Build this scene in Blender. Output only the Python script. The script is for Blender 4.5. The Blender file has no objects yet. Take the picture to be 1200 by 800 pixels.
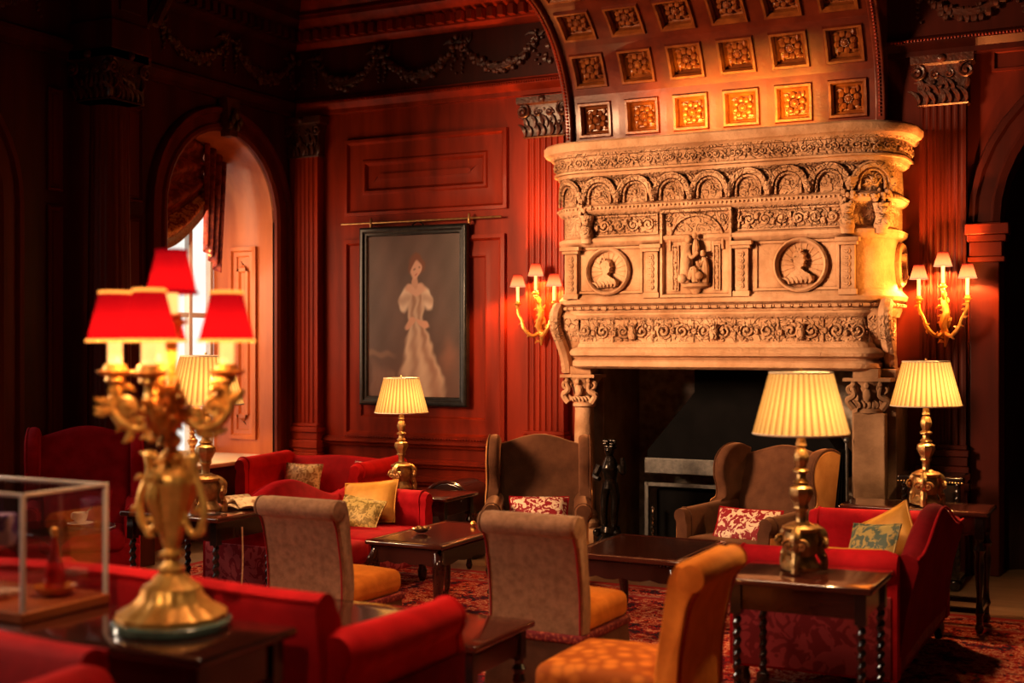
import bpy, bmesh, math, random
from mathutils import Vector, Matrix
random.seed(7)
PI = math.pi
sin, cos = math.sin, math.cos
scn = bpy.context.scene
COL = scn.collection

# ------------------------------------------------------------------ materials
def _nt(name):
    m = bpy.data.materials.new(name); m.use_nodes = True
    nt = m.node_tree
    for n in list(nt.nodes): nt.nodes.remove(n)
    out = nt.nodes.new('ShaderNodeOutputMaterial')
    b = nt.nodes.new('ShaderNodeBsdfPrincipled')
    nt.links.new(b.outputs[0], out.inputs[0])
    return m, nt, b, out

def ramp(nt, fac, stops, interp='LINEAR'):
    r = nt.nodes.new('ShaderNodeValToRGB'); r.color_ramp.interpolation = interp
    while len(r.color_ramp.elements) < len(stops): r.color_ramp.elements.new(0.5)
    for e, (p, c) in zip(r.color_ramp.elements, stops):
        e.position = p; e.color = (c[0], c[1], c[2], 1)
    nt.links.new(fac, r.inputs[0]); return r.outputs[0]

def noise(nt, scale, detail=3, stretch=(1, 1, 1), kind='noise', rough=.55, dist=0):
    tc = nt.nodes.new('ShaderNodeTexCoord'); mp = nt.nodes.new('ShaderNodeMapping')
    mp.inputs['Scale'].default_value = stretch
    nt.links.new(tc.outputs['Object'], mp.inputs[0])
    if kind == 'voronoi':
        n = nt.nodes.new('ShaderNodeTexVoronoi'); n.inputs['Scale'].default_value = scale
        nt.links.new(mp.outputs[0], n.inputs['Vector']); return n.outputs['Distance']
    n = nt.nodes.new('ShaderNodeTexNoise')
    n.inputs['Scale'].default_value = scale; n.inputs['Detail'].default_value = detail
    n.inputs['Roughness'].default_value = rough; n.inputs['Distortion'].default_value = dist
    nt.links.new(mp.outputs[0], n.inputs['Vector']); return n.outputs[0]

def bump(nt, b, fac, strength, dist=.01):
    n = nt.nodes.new('ShaderNodeBump'); n.inputs['Strength'].default_value = strength
    n.inputs['Distance'].default_value = dist
    nt.links.new(fac, n.inputs['Height']); nt.links.new(n.outputs[0], b.inputs['Normal'])

def mat(name, c1, c2=None, rough=.5, metal=0, scale=6, stretch=(1, 1, 1), bmp=0, bscale=60, coat=0, sheen=0,
        sheen_tint=None, spec=.5, lo=.35, hi=.65, interp='LINEAR', dist=0, detail=4, kind='noise'):
    m, nt, b, out = _nt(name)
    c2 = c2 or c1
    col = ramp(nt, noise(nt, scale, detail, stretch, kind, dist=dist), [(lo, c1), (hi, c2)], interp)
    nt.links.new(col, b.inputs['Base Color'])
    b.inputs['Roughness'].default_value = rough; b.inputs['Metallic'].default_value = metal
    b.inputs['Coat Weight'].default_value = coat; b.inputs['Coat Roughness'].default_value = .12
    b.inputs['Specular IOR Level'].default_value = spec
    if sheen:
        b.inputs['Sheen Weight'].default_value = sheen; b.inputs['Sheen Roughness'].default_value = .4
        b.inputs['Sheen Tint'].default_value = (*(sheen_tint or c2), 1)
    if bmp: bump(nt, b, noise(nt, bscale, 3, stretch), bmp)
    return m

def glow(name, c, strength, trans=(1, 1, 1), mix=.5, stripes=0, grad=None):
    """cloth shade: translucent cloth with the lamp's light soaking through it"""
    m, nt, b, out = _nt(name)
    nt.nodes.remove(b)
    d = nt.nodes.new('ShaderNodeBsdfDiffuse'); d.inputs[0].default_value = (*trans, 1)
    t = nt.nodes.new('ShaderNodeBsdfTranslucent'); t.inputs[0].default_value = (*trans, 1)
    mx = nt.nodes.new('ShaderNodeMixShader'); mx.inputs[0].default_value = mix
    nt.links.new(d.outputs[0], mx.inputs[1]); nt.links.new(t.outputs[0], mx.inputs[2])
    e = nt.nodes.new('ShaderNodeEmission'); e.inputs[1].default_value = strength
    if stripes:                                              # doubled cloth at every pleat lets less light through
        tc = nt.nodes.new('ShaderNodeTexCoord'); sx = nt.nodes.new('ShaderNodeSeparateXYZ'); nt.links.new(tc.outputs['Object'], sx.inputs[0])
        at = nt.nodes.new('ShaderNodeMath'); at.operation = 'ARCTAN2'; nt.links.new(sx.outputs[1], at.inputs[0]); nt.links.new(sx.outputs[0], at.inputs[1])
        fr = nt.nodes.new('ShaderNodeMath'); fr.operation = 'MULTIPLY_ADD'; fr.inputs[1].default_value = stripes/(2*PI); fr.inputs[2].default_value = 100; nt.links.new(at.outputs[0], fr.inputs[0])
        f2 = nt.nodes.new('ShaderNodeMath'); f2.operation = 'FRACT'; nt.links.new(fr.outputs[0], f2.inputs[0])
        k = (.34, .26, .18)
        nt.links.new(ramp(nt, f2.outputs[0], [(0, [c[i]*k[i] for i in range(3)]), (.22, [x*.7 for x in c]), (.55, c), (.86, [x*.8 for x in c]), (1, [c[i]*k[i] for i in range(3)])]), e.inputs[0])
        nt.links.new(ramp(nt, f2.outputs[0], [(0, [trans[i]*k[i] for i in range(3)]), (.22, [x*.7 for x in trans]), (.55, trans), (.86, [x*.8 for x in trans]), (1, [trans[i]*k[i] for i in range(3)])]), t.inputs[0])
    elif grad:                                               # colour turns darker and redder towards the top
        h, top = grad
        tc = nt.nodes.new('ShaderNodeTexCoord'); sx = nt.nodes.new('ShaderNodeSeparateXYZ'); nt.links.new(tc.outputs['Object'], sx.inputs[0])
        dv = nt.nodes.new('ShaderNodeMath'); dv.operation = 'DIVIDE'; dv.inputs[1].default_value = h; nt.links.new(sx.outputs[2], dv.inputs[0])
        nt.links.new(ramp(nt, dv.outputs[0], [(.15, c), (.55, [(c[i]+top[i])*.5 for i in range(3)]), (.95, top)]), e.inputs[0])
    else:
        nt.links.new(ramp(nt, noise(nt, 5, 2), [(.3, [x*.86 for x in c]), (.7, c)]), e.inputs[0])
    a = nt.nodes.new('ShaderNodeAddShader')
    nt.links.new(mx.outputs[0], a.inputs[0]); nt.links.new(e.outputs[0], a.inputs[1])
    nt.links.new(a.outputs[0], out.inputs[0])
    return m

def emit(name, c, strength):
    m, nt, b, out = _nt(name); nt.nodes.remove(b)
    e = nt.nodes.new('ShaderNodeEmission'); e.inputs[1].default_value = strength
    col = ramp(nt, noise(nt, 2, 1), [(.3, [x*.92 for x in c]), (.7, c)])
    nt.links.new(col, e.inputs[0]); nt.links.new(e.outputs[0], out.inputs[0]); return m

def glassy(name, tint=(1, 1, 1), amount=.1):
    m, nt, b, out = _nt(name); nt.nodes.remove(b)
    t = nt.nodes.new('ShaderNodeBsdfTransparent'); t.inputs[0].default_value = (*tint, 1)
    g = nt.nodes.new('ShaderNodeBsdfGlossy'); g.inputs['Roughness'].default_value = .03
    f = nt.nodes.new('ShaderNodeLayerWeight'); f.inputs[0].default_value = .25
    mm = nt.nodes.new('ShaderNodeMath'); mm.operation = 'MULTIPLY_ADD'; mm.inputs[1].default_value = .35; mm.inputs[2].default_value = amount*.5
    nt.links.new(f.outputs['Facing'], mm.inputs[0])
    mx = nt.nodes.new('ShaderNodeMixShader')
    nt.links.new(mm.outputs[0], mx.inputs[0]); nt.links.new(t.outputs[0], mx.inputs[1]); nt.links.new(g.outputs[0], mx.inputs[2])
    nt.links.new(mx.outputs[0], out.inputs[0]); return m

def rug_mat(name):
    m, nt, b, out = _nt(name)
    big = noise(nt, 9, 3, kind='voronoi'); fine = noise(nt, 24, 5, dist=1.6)
    add = nt.nodes.new('ShaderNodeMath'); add.operation = 'ADD'
    mul = nt.nodes.new('ShaderNodeMath'); mul.operation = 'MULTIPLY'; mul.inputs[1].default_value = .55
    nt.links.new(big, mul.inputs[0]); nt.links.new(mul.outputs[0], add.inputs[0]); nt.links.new(fine, add.inputs[1])
    col = ramp(nt, add.outputs[0], [(.42, (.03, .012, .02)), (.53, (.42, .025, .018)), (.64, (.50, .06, .025)), (.71, (.72, .42, .28)), (.78, (.42, .016, .016)), (.9, (.06, .02, .04))], 'CONSTANT')
    nt.links.new(col, b.inputs['Base Color']); b.inputs['Roughness'].default_value = .95
    b.inputs['Specular IOR Level'].default_value = .1
    bump(nt, b, fine, .3); return m

def vcol_mat(name, rough=.5):
    m, nt, b, out = _nt(name)
    a = nt.nodes.new('ShaderNodeVertexColor'); a.layer_name = 'paint'
    nt.links.new(a.outputs[0], b.inputs['Base Color']); b.inputs['Roughness'].default_value = rough
    bump(nt, b, noise(nt, 90, 2), .1); return m

def stone_mat(name, c1, c2):
    m, nt, b, out = _nt(name)
    base = ramp(nt, noise(nt, 3.2, 8), [(.34, c1), (.64, c2)])
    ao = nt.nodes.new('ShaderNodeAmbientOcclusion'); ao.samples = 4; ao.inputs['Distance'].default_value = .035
    crevice_shade = ramp(nt, ao.outputs['AO'], [(.25, (.30, .18, .10)), (.85, (1, 1, 1))])   # shade in the carving's hollows, painted into the stone colour
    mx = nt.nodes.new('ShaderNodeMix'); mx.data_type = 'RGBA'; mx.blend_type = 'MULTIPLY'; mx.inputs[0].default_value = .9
    nt.links.new(base, mx.inputs[6]); nt.links.new(crevice_shade, mx.inputs[7]); nt.links.new(mx.outputs[2], b.inputs['Base Color'])
    b.inputs['Roughness'].default_value = .85; b.inputs['Specular IOR Level'].default_value = .25
    tc = nt.nodes.new('ShaderNodeTexCoord'); sx = nt.nodes.new('ShaderNodeSeparateXYZ'); nt.links.new(tc.outputs['Object'], sx.inputs[0])
    dv = nt.nodes.new('ShaderNodeMath'); dv.operation = 'DIVIDE'; dv.inputs[1].default_value = 4; nt.links.new(sx.outputs[2], dv.inputs[0])
    K, W_ = (.06, .06, .06), (1, 1, 1)                       # shallow arabesques only on the carved friezes
    band = ramp(nt, dv.outputs[0], [(0, K), (1.705/4, W_), (1.90/4, K), (2.555/4, W_), (2.72/4, K), (2.80/4, W_), (3.03/4, K), (3.07/4, W_), (3.19/4, K)], 'CONSTANT')
    sw = nt.nodes.new('ShaderNodeMath'); sw.operation = 'MULTIPLY'
    nt.links.new(ramp(nt, noise(nt, 15, 1, dist=2.2), [(.42, K), (.56, W_)]), sw.inputs[0]); nt.links.new(band, sw.inputs[1])
    ad = nt.nodes.new('ShaderNodeMath'); ad.operation = 'MULTIPLY_ADD'; ad.inputs[1].default_value = .35
    nt.links.new(noise(nt, 42, 4), ad.inputs[0]); nt.links.new(sw.outputs[0], ad.inputs[2])
    bump(nt, b, ad.outputs[0], .9, .02); return m
WG = (1, 1, .12)
M = dict(
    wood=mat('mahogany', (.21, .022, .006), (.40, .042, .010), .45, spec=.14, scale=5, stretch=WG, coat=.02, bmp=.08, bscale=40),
    wood_deep_shade=mat('deep_shade_mahogany', (.048, .0085, .005), (.09, .013, .006), .42, spec=.2, scale=5, stretch=WG, coat=.03, bmp=.08, bscale=40),  # same mahogany, with the shade on the side walls put into its colour
    wood_mid=mat('shaded_mahogany', (.10, .014, .006), (.17, .024, .009), .42, spec=.2, scale=5, stretch=WG, coat=.03, bmp=.08, bscale=40),  # mahogany in half shade, the shading put into its colour
    carved=mat('carved_oak', (.06, .018, .01), (.12, .030, .014), .42, scale=16, bmp=.5, bscale=45, coat=.1),
    coffer_lit=mat('coffer_wood_lit', (.19, .05, .011), (.33, .105, .02), .34, scale=12, coat=.2, bmp=.3, bscale=50),  # coffer wood lightened: glow inside each coffer is put into the colour
    coffer=mat('coffer_wood', (.10, .014, .005), (.19, .032, .009), .36, scale=5, coat=.15, bmp=.1, bscale=40),
    orange_wood=mat('warm_oak', (.40, .105, .026), (.54, .17, .045), .38, scale=5, stretch=WG, coat=.2, bmp=.08, bscale=40),
    table=mat('polished_table', (.028, .007, .005), (.06, .013, .008), .16, scale=6, stretch=(.2, 1, 1), coat=.7),
    table_top=mat('polished_table_top', (.05, .012, .008), (.085, .02, .011), .1, scale=6, stretch=(.2, 1, 1), coat=1),
    black=mat('ebony', (.012, .008, .008), (.025, .014, .012), .2, coat=.6),
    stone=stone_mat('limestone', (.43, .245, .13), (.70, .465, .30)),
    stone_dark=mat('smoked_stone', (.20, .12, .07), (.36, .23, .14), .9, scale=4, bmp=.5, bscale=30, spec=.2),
    soot=mat('soot_iron', (.003, .0025, .0025), (.006, .005, .005), .8, spec=.1),
    iron=mat('dull_iron', (.10, .10, .10), (.16, .155, .15), .45, metal=.6, scale=30),
    bronze=mat('dark_bronze', (.012, .009, .007), (.03, .022, .018), .22, metal=.5, scale=20),
    brick=mat('sooty_brick', (.26, .23, .20), (.56, .51, .45), .9, scale=14, bmp=.8, bscale=30, spec=.2),
    gold=mat('gilt', (.66, .33, .07), (.95, .56, .16), .36, metal=.5, scale=20, bmp=.25, bscale=60),
    brass=mat('aged_brass', (.36, .21, .08), (.62, .40, .17), .36, metal=.75, scale=25, bmp=.3, bscale=70),
    red=mat('crimson_velvet', (.30, .004, .010), (.42, .008, .018), .8, scale=10, sheen=.5, sheen_tint=(.9, .05, .08), bmp=.15, bscale=120, spec=.15),
    redbright=mat('scarlet_velvet', (.40, .004, .007), (.54, .008, .011), .75, scale=9, sheen=.6, sheen_tint=(1, .1, .08), bmp=.15, bscale=120, spec=.15),
    reddark=mat('dark_crimson_velvet', (.13, .003, .008), (.20, .005, .012), .85, scale=8, sheen=.3, sheen_tint=(.7, .05, .08), bmp=.15, bscale=120, spec=.1),
    damask=mat('red_damask', (.17, .006, .014), (.30, .035, .05), .6, scale=13, sheen=.3, lo=.49, hi=.51, dist=1.2, detail=2),
    damask_lamplit=mat('lamplit_red_damask', (.34, .015, .04), (.58, .13, .17), .6, scale=13, sheen=.3, lo=.49, hi=.51, dist=1.2, detail=2),  # the red damask again, with the nearby lamp's light put into its colour
    beige=mat('taupe_velvet', (.25, .14, .08), (.36, .21, .125), .85, scale=28, sheen=.6, sheen_tint=(.8, .6, .42), bmp=.25, bscale=130, spec=.15),
    brown=mat('brown_velvet', (.085, .036, .018), (.14, .062, .031), .8, scale=7, sheen=.6, sheen_tint=(.8, .45, .25), bmp=.2, bscale=120, spec=.15),
    tan=mat('tan_velvet', (.52, .235, .07), (.64, .32, .11), .8, scale=8, sheen=.4, spec=.15),
    orange=mat('amber_velvet', (.52, .16, .018), (.70, .25, .035), .8, scale=9, sheen=.5, sheen_tint=(1, .5, .1), bmp=.2, bscale=100, spec=.15),
    quilt=mat('amber_quilted', (.62, .22, .03), (.36, .10, .012), .7, scale=17, kind='voronoi', lo=.25, hi=.6, sheen=.4, spec=.2),
    braid=mat('red_braid', (.16, .006, .012), (.42, .10, .05), .8, scale=70, lo=.5, hi=.62),
    piping=mat('red_piping', (.35, .012, .02), None, .7),
    yellow=mat('gold_silk', (.60, .30, .045), (.78, .45, .09), .5, scale=5, sheen=.4, bmp=.2, bscale=14),
    goldleaf=mat('gold_brocade', (.40, .20, .045), (.80, .60, .30), .5, scale=24, lo=.46, hi=.54, dist=1),
    greengold=mat('olive_gold_brocade', (.28, .20, .05), (.62, .48, .17), .55, scale=30, lo=.45, hi=.55, dist=1.4),
    teal=mat('teal_gold_brocade', (.10, .15, .12), (.45, .36, .13), .55, scale=22, lo=.46, hi=.54, dist=1),
    creamred=mat('cream_red_floral', (.55, .05, .045), (.85, .74, .62), .6, scale=9, lo=.40, hi=.47, dist=.6),
    redcream=mat('crimson_cream_damask', (.30, .008, .02), (.80, .64, .48), .6, scale=22, lo=.49, hi=.52, dist=1.4, detail=2),
    fringe=mat('cream_fringe', (.62, .40, .2), (.8, .6, .36), .8, scale=60),
    drape=mat('red_brocade_drape', (.15, .012, .008), (.30, .05, .02), .6, scale=14, lo=.45, hi=.55, sheen=.4),
    drapegold=mat('gold_brocade_edge', (.25, .03, .01), (.65, .34, .1), .5, scale=22, lo=.45, hi=.55, dist=1),
    darkcurtain=mat('dark_curtain', (.02, .006, .005), (.03, .008, .007), .9),
    white=mat('white_porcelain', (.8, .77, .72), None, .25, coat=.4),
    cream=mat('ivory_candle', (.85, .74, .52), None, .5),
    paper=mat('printed_paper', (.75, .60, .42), (.42, .25, .14), .8, scale=30, lo=.5, hi=.6),
    marble=mat('cream_marble', (.62, .50, .36), (.78, .68, .54), .3, scale=3),
    pale=mat('pale_paint', (.62, .60, .56), (.70, .68, .64), .6, scale=4),
    frame=mat('black_frame', (.012, .012, .012), (.03, .03, .028), .28, scale=20, coat=.4),
    rug=rug_mat('persian_rug'), rug_edge=mat('rug_border', (.34, .014, .02), (.42, .03, .03), .95, scale=60),
    rug_pale=mat('rug_pale_band', (.50, .32, .25), (.34, .03, .03), .95, scale=38, lo=.45, hi=.55),
    floor=mat('oak_boards', (.20, .12, .065), (.32, .20, .115), .4, scale=7, stretch=(.12, 1, 1), coat=.15),
    plaster=mat('dark_plaster', (.05, .02, .014), (.07, .03, .02), .8),
    paint=vcol_mat('oil_paint', .42),
    shade=glow('pleated_silk_shade', (1.0, .50, .14), .78, (.075, .050, .022), .6, 40),
    shade_rim=mat('shade_rim_tape', (.78, .66, .5), None, .7),
    redshade=glow('red_silk_shade', (1.0, .006, .020), .30, (.024, .0006, .0014), .45),
    redlining=glow('gold_shade_lining', (1.0, .42, .08), 1.3, (.8, .5, .2), .3),
    pinkshade=glow('small_pleated_shade', (1.0, .50, .27), .72, (.008, .003, .0015), .55, 0, (.10, (.62, .025, .02))),
    flame=emit('lamp_bulb', (1, .6, .25), 9),
    candle=glow('lit_candle_sleeve', (1.0, .62, .24), .95, (.9, .75, .5), .3),
    sky=emit('bright_overcast', (.95, .92, .84), 1.1),
    glass=glassy('clear_glass', (.95, .93, .93), .14), greenglass=glassy('green_edge_glass', (.7, .85, .78), .12),
    acrylic=mat('acrylic_edge', (.80, .72, .64), (.92, .85, .78), .2, coat=.8),
    violet=mat('violet_card', (.14, .06, .30), (.55, .45, .6), .5, scale=12, lo=.5, hi=.55),
    amber=mat('amber_dish', (.55, .2, .03), (.7, .32, .06), .25, coat=.8),
    redglass=mat('red_lacquer', (.6, .012, .012), None, .2, coat=.9),
    steel=mat('silver', (.6, .55, .48), (.75, .7, .62), .2, metal=1),
    green=mat('green_marble', (.06, .10, .075), (.16, .22, .17), .2, scale=9, coat=.8),
    whiteplastic=mat('white_plastic', (.75, .70, .62), None, .5),
)

# ------------------------------------------------------------------ mesh builder
class MB:
    def __init__(s): s.v = []; s.f = []; s.X = None
    def add(s, vs, fs):
        o = len(s.v)
        if s.X is not None: vs = [s.X @ Vector(v) for v in vs]
        s.v += [tuple(v) for v in vs]; s.f += [tuple(i+o for i in f) for f in fs]; return s
    def box(s, x0, x1, y0, y1, z0, z1):
        vs = [(x, y, z) for z in (z0, z1) for y in (y0, y1) for x in (x0, x1)]
        return s.add(vs, [(0, 2, 3, 1), (4, 5, 7, 6), (0, 1, 5, 4), (2, 6, 7, 3), (0, 4, 6, 2), (1, 3, 7, 5)])
    def rbox(s, x0, x1, y0, y1, z0, z1, r, n=3, puff=0):
        c = Vector(((x0+x1)/2, (y0+y1)/2, (z0+z1)/2)); h = Vector(((x1-x0)/2, (y1-y0)/2, (z1-z0)/2))
        r = min(r, *h)*.999
        def ax(hh):
            L = [-hh + r*(1-cos(PI/2*i/n)) for i in range(n)]
            mid = [(-hh+r) + (2*hh-2*r)*i/4 for i in range(5)]
            return L + mid + [-a for a in reversed(L)]
        A = [ax(h[i]) for i in range(3)]
        idx = {}; vs = []; fs = []
        def vid(i, j, k):
            if (i, j, k) in idx: return idx[(i, j, k)]
            p = Vector((A[0][i], A[1][j], A[2][k]))
            q = Vector([max(-h[a]+r, min(h[a]-r, p[a])) for a in range(3)])
            d = p-q
            if d.length > 1e-9: p = q + d.normalized()*r
            if puff:
                u, w = p.x/h.x, p.y/h.y
                p.z += puff*(1-u*u)*(1-w*w)*(1 if p.z > 0 else 0)
            idx[(i, j, k)] = len(vs); vs.append(c+p); return idx[(i, j, k)]
        n0, n1, n2 = len(A[0])-1, len(A[1])-1, len(A[2])-1
        for i in range(n0):
            for j in range(n1):
                fs.append((vid(i, j, 0), vid(i, j+1, 0), vid(i+1, j+1, 0), vid(i+1, j, 0)))
                fs.append((vid(i, j, n2), vid(i+1, j, n2), vid(i+1, j+1, n2), vid(i, j+1, n2)))
        for i in range(n0):
            for k in range(n2):
                fs.append((vid(i, 0, k), vid(i+1, 0, k), vid(i+1, 0, k+1), vid(i, 0, k+1)))
                fs.append((vid(i, n1, k), vid(i, n1, k+1), vid(i+1, n1, k+1), vid(i+1, n1, k)))
        for j in range(n1):
            for k in range(n2):
                fs.append((vid(0, j, k), vid(0, j, k+1), vid(0, j+1, k+1), vid(0, j+1, k)))
                fs.append((vid(n0, j, k), vid(n0, j+1, k), vid(n0, j+1, k+1), vid(n0, j, k+1)))
        return s.add(vs, fs)
    def loft(s, rings, caps=True, closed=True, ring_loop=False):
        n = len(rings[0]); vs = [p for r in rings for p in r]; fs = []
        m = n if closed else n-1; R = len(rings)
        for i in range(R if ring_loop else R-1):
            a, b = i*n, ((i+1) % R)*n
            for j in range(m):
                k = (j+1) % n
                fs.append((a+j, a+k, b+k, b+j))
        if caps and closed and not ring_loop:
            fs.append(tuple(reversed(range(n)))); fs.append(tuple((R-1)*n+j for j in range(n)))
        return s.add(vs, fs)
    def lathe(s, prof, c=(0, 0, 0), seg=20, mod=None, axis=None, caps=True):
        rings = []
        for i, (r, z) in enumerate(prof):
            ring = []
            for j in range(seg):
                a = 2*PI*j/seg
                rr = r*(mod(a, z, r) if mod else 1)
                ring.append((c[0]+rr*cos(a), c[1]+rr*sin(a), c[2]+z))
            rings.append(ring)
        return s.loft(rings, caps)
    def tube(s, pts, rad, seg=7, closed=False, flat=None):
        P = [Vector(p) for p in pts]; n = len(P)
        R = rad if isinstance(rad, (list, tuple)) else [rad]*n
        up = None; rings = []
        for i in range(n):
            if closed: t = P[(i+1) % n]-P[i-1]
            else: t = P[min(i+1, n-1)]-P[max(i-1, 0)]
            if t.length < 1e-9: t = Vector((0, 0, 1))
            t.normalize()
            if up is None:
                up = Vector((0, 0, 1)) if abs(t.z) < .9 else Vector((0, 1, 0))
            u = up - t*up.dot(t)
            if u.length < 1e-6: u = t.orthogonal()
            u.normalize(); w = t.cross(u); up = u
            rings.append([P[i]+(u*cos(2*PI*j/seg)+w*sin(2*PI*j/seg))*R[i] for j in range(seg)])
        return s.loft(rings, True, True, closed)
    def ball(s, c, r, seg=10, rings=7):
        if not isinstance(r, (tuple, list)): r = (r, r, r)
        R = []
        for i in range(1, rings):
            t = PI*i/rings
            R.append([(c[0]+r[0]*sin(t)*cos(2*PI*j/seg), c[1]+r[1]*sin(t)*sin(2*PI*j/seg), c[2]-r[2]*cos(t)) for j in range(seg)])
        return s.loft(R, True)
    def prism(s, poly, a, b, axis='x'):
        def mk(p, t): return {'x': (t, p[0], p[1]), 'y': (p[0], t, p[1]), 'z': (p[0], p[1], t)}[axis]
        return s.loft([[mk(p, a) for p in poly], [mk(p, b) for p in poly]])
    def grid(s, fn, nu, nv):
        vs = [fn(i/nu, j/nv) for i in range(nu+1) for j in range(nv+1)]
        fs = [(i*(nv+1)+j, (i+1)*(nv+1)+j, (i+1)*(nv+1)+j+1, i*(nv+1)+j+1) for i in range(nu) for j in range(nv)]
        return s.add(vs, fs)
    def frame(s, mp, x0, x1, z0, z1, steps, fill=True):
        """stepped rectangular moulding; steps = (inset, depth)"""
        rings = []
        for ins, d in steps:
            rings.append([mp(x0+ins, z0+ins, d), mp(x1-ins, z0+ins, d), mp(x1-ins, z1-ins, d), mp(x0+ins, z1-ins, d)])
        s.loft(rings, False)
        if fill: s.add(rings[-1], [(0, 1, 2, 3)])
        return s
    def build(s, name, m, parent=None, bevel=0, sub=0, angle=40, solid=0, loc=None):
        me = bpy.data.meshes.new(name); me.from_pydata([tuple(v) for v in s.v], [], s.f)
        bm = bmesh.new(); bm.from_mesh(me)
        bmesh.ops.recalc_face_normals(bm, faces=bm.faces); bm.to_mesh(me); bm.free()
        me.polygons.foreach_set('use_smooth', [True]*len(me.polygons))
        me.set_sharp_from_angle(angle=math.radians(angle))
        me.materials.append(M[m] if isinstance(m, str) else m)
        o = bpy.data.objects.new(name, me); COL.objects.link(o)
        if parent: o.parent = parent
        if loc: o.location = loc
        if solid:
            q = o.modifiers.new('s', 'SOLIDIFY'); q.thickness = solid; q.offset = 0
        if bevel:
            q = o.modifiers.new('b', 'BEVEL'); q.width = bevel; q.segments = 3; q.limit_method = 'ANGLE'; q.angle_limit = .6
            q.harden_normals = False
        if sub:
            q = o.modifiers.new('u', 'SUBSURF'); q.levels = sub; q.render_levels = sub
        return o

def thing(name, label, cat, loc=(0, 0, 0), rz=0, group=None):
    o = bpy.data.objects.new(name, None); COL.objects.link(o)
    o.location = loc; o.rotation_euler = (0, 0, rz); o['label'] = label; o['category'] = cat
    if group: o['group'] = group
    return o
def tag(o, label, cat, group=None, kind=None):
    o['label'] = label; o['category'] = cat
    if group: o['group'] = group
    if kind: o['kind'] = kind
    return o
def struct(o, label, cat): return tag(o, label, cat, None, 'structure')
def copy_tree(o, parent=None):
    c = o.copy(); COL.objects.link(c)
    if parent: c.parent = parent
    for ch in list(o.children): copy_tree(ch, c)
    return c
def dup(o, loc, rz, label, group=None):
    c = copy_tree(o); c.location = loc; c.rotation_euler = (0, 0, rz); c['label'] = label
    if group: c['group'] = group
    return c
def point_light(parent, loc, power, color, r=.03):
    l = bpy.data.lights.new('bulb_light', 'POINT'); l.energy = power; l.color = color; l.shadow_soft_size = r
    o = bpy.data.objects.new('bulb_light', l); COL.objects.link(o); o.location = loc
    if parent: o.parent = parent
    return o
def area_light(loc, target, size, power, color, sy=None, spread=180):
    l = bpy.data.lights.new('soft_light', 'AREA'); l.energy = power; l.color = color; l.size = size
    if sy: l.shape = 'RECTANGLE'; l.size_y = sy
    l.spread = math.radians(spread)
    o = bpy.data.objects.new('soft_light', l); COL.objects.link(o); o.location = loc
    o.rotation_euler = (Vector(target)-Vector(loc)).to_track_quat('-Z', 'Y').to_euler(); return o
def arc(cx, cy, r, a0, a1, n): return [(cx+r*cos(a0+(a1-a0)*i/n), cy+r*sin(a0+(a1-a0)*i/n)) for i in range(n+1)]
def smooth(pts, n=6):
    P = [Vector(p) for p in pts]; out = []
    for i in range(len(P)-1):
        a, b, c, d = P[max(i-1, 0)], P[i], P[i+1], P[min(i+2, len(P)-1)]
        for k in range(n):
            t = k/n
            out.append(.5*((2*b)+(c-a)*t+(2*a-5*b+4*c-d)*t*t+(3*b-a-3*c+d)*t**3))
    out.append(P[-1]); return out
def lerpl(vals, n):
    """resample a list of numbers to n entries"""
    out = []
    for i in range(n):
        t = i/(n-1)*(len(vals)-1); k = min(int(t), len(vals)-2); out.append(vals[k]+(vals[k+1]-vals[k])*(t-k))
    return out
def scroll(mb, mp, cx, cz, r, d=1, a0=0, turns=1.6, tr=.012, depth=.0, seg=5, n=22):
    pts = []; R = []
    for i in range(n+1):
        t = i/n; a = a0+d*turns*2*PI*t; rr = r*(1-.82*t)
        pts.append(mp(cx+rr*cos(a), cz+rr*sin(a), depth+tr*.4)); R.append(tr*(.75+.5*t))
    mb.tube(pts, R, seg)
    p = pts[-1]; mb.ball(p, tr*1.5, 6, 5)
def leaf(mb, mp, cx, cz, l, a, w, depth=0):
    pts = []; R = []
    for i in range(6):
        t = i/5; k = a+.9*(t-.5)
        pts.append(mp(cx+l*t*cos(k), cz+l*t*sin(k), depth)); R.append(w*(.25+sin(PI*min(t*1.05, 1))*.9))
    mb.tube(pts, R, 5)
def foliage(mb, mp, x0, x1, z0, z1, tr=.011, seed=1, dens=1.0):
    """running carved foliage filling a strip"""
    rnd = random.Random(seed); h = z1-z0; n = max(1, round((x1-x0)/(h*1.05)*dens)); w = (x1-x0)/n
    for i in range(n):
        cx = x0+w*(i+.5); cz = (z0+z1)/2; d = 1 if i % 2 else -1
        r = min(h, w)*.40
        scroll(mb, mp, cx, cz, r, d, rnd.random()*6, 1.5, tr)
        for k in range(4):
            a = rnd.random()*2*PI
            leaf(mb, mp, cx+r*.95*cos(a), cz+r*.95*sin(a), r*.45, a+rnd.uniform(-.8, .8), tr*1.2)
        mb.ball(mp(x0+w*i, cz+rnd.uniform(-.2, .2)*h, tr*.5), tr*2, 6, 5)
# ------------------------------------------------------------------ the room
BW = lambda s, z, d=0: (s, -d, z)          # back wall, facing -Y
LW = lambda s, z, d=0: (d, s, z)           # left wall, facing +X
ZT = 5.55

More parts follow.
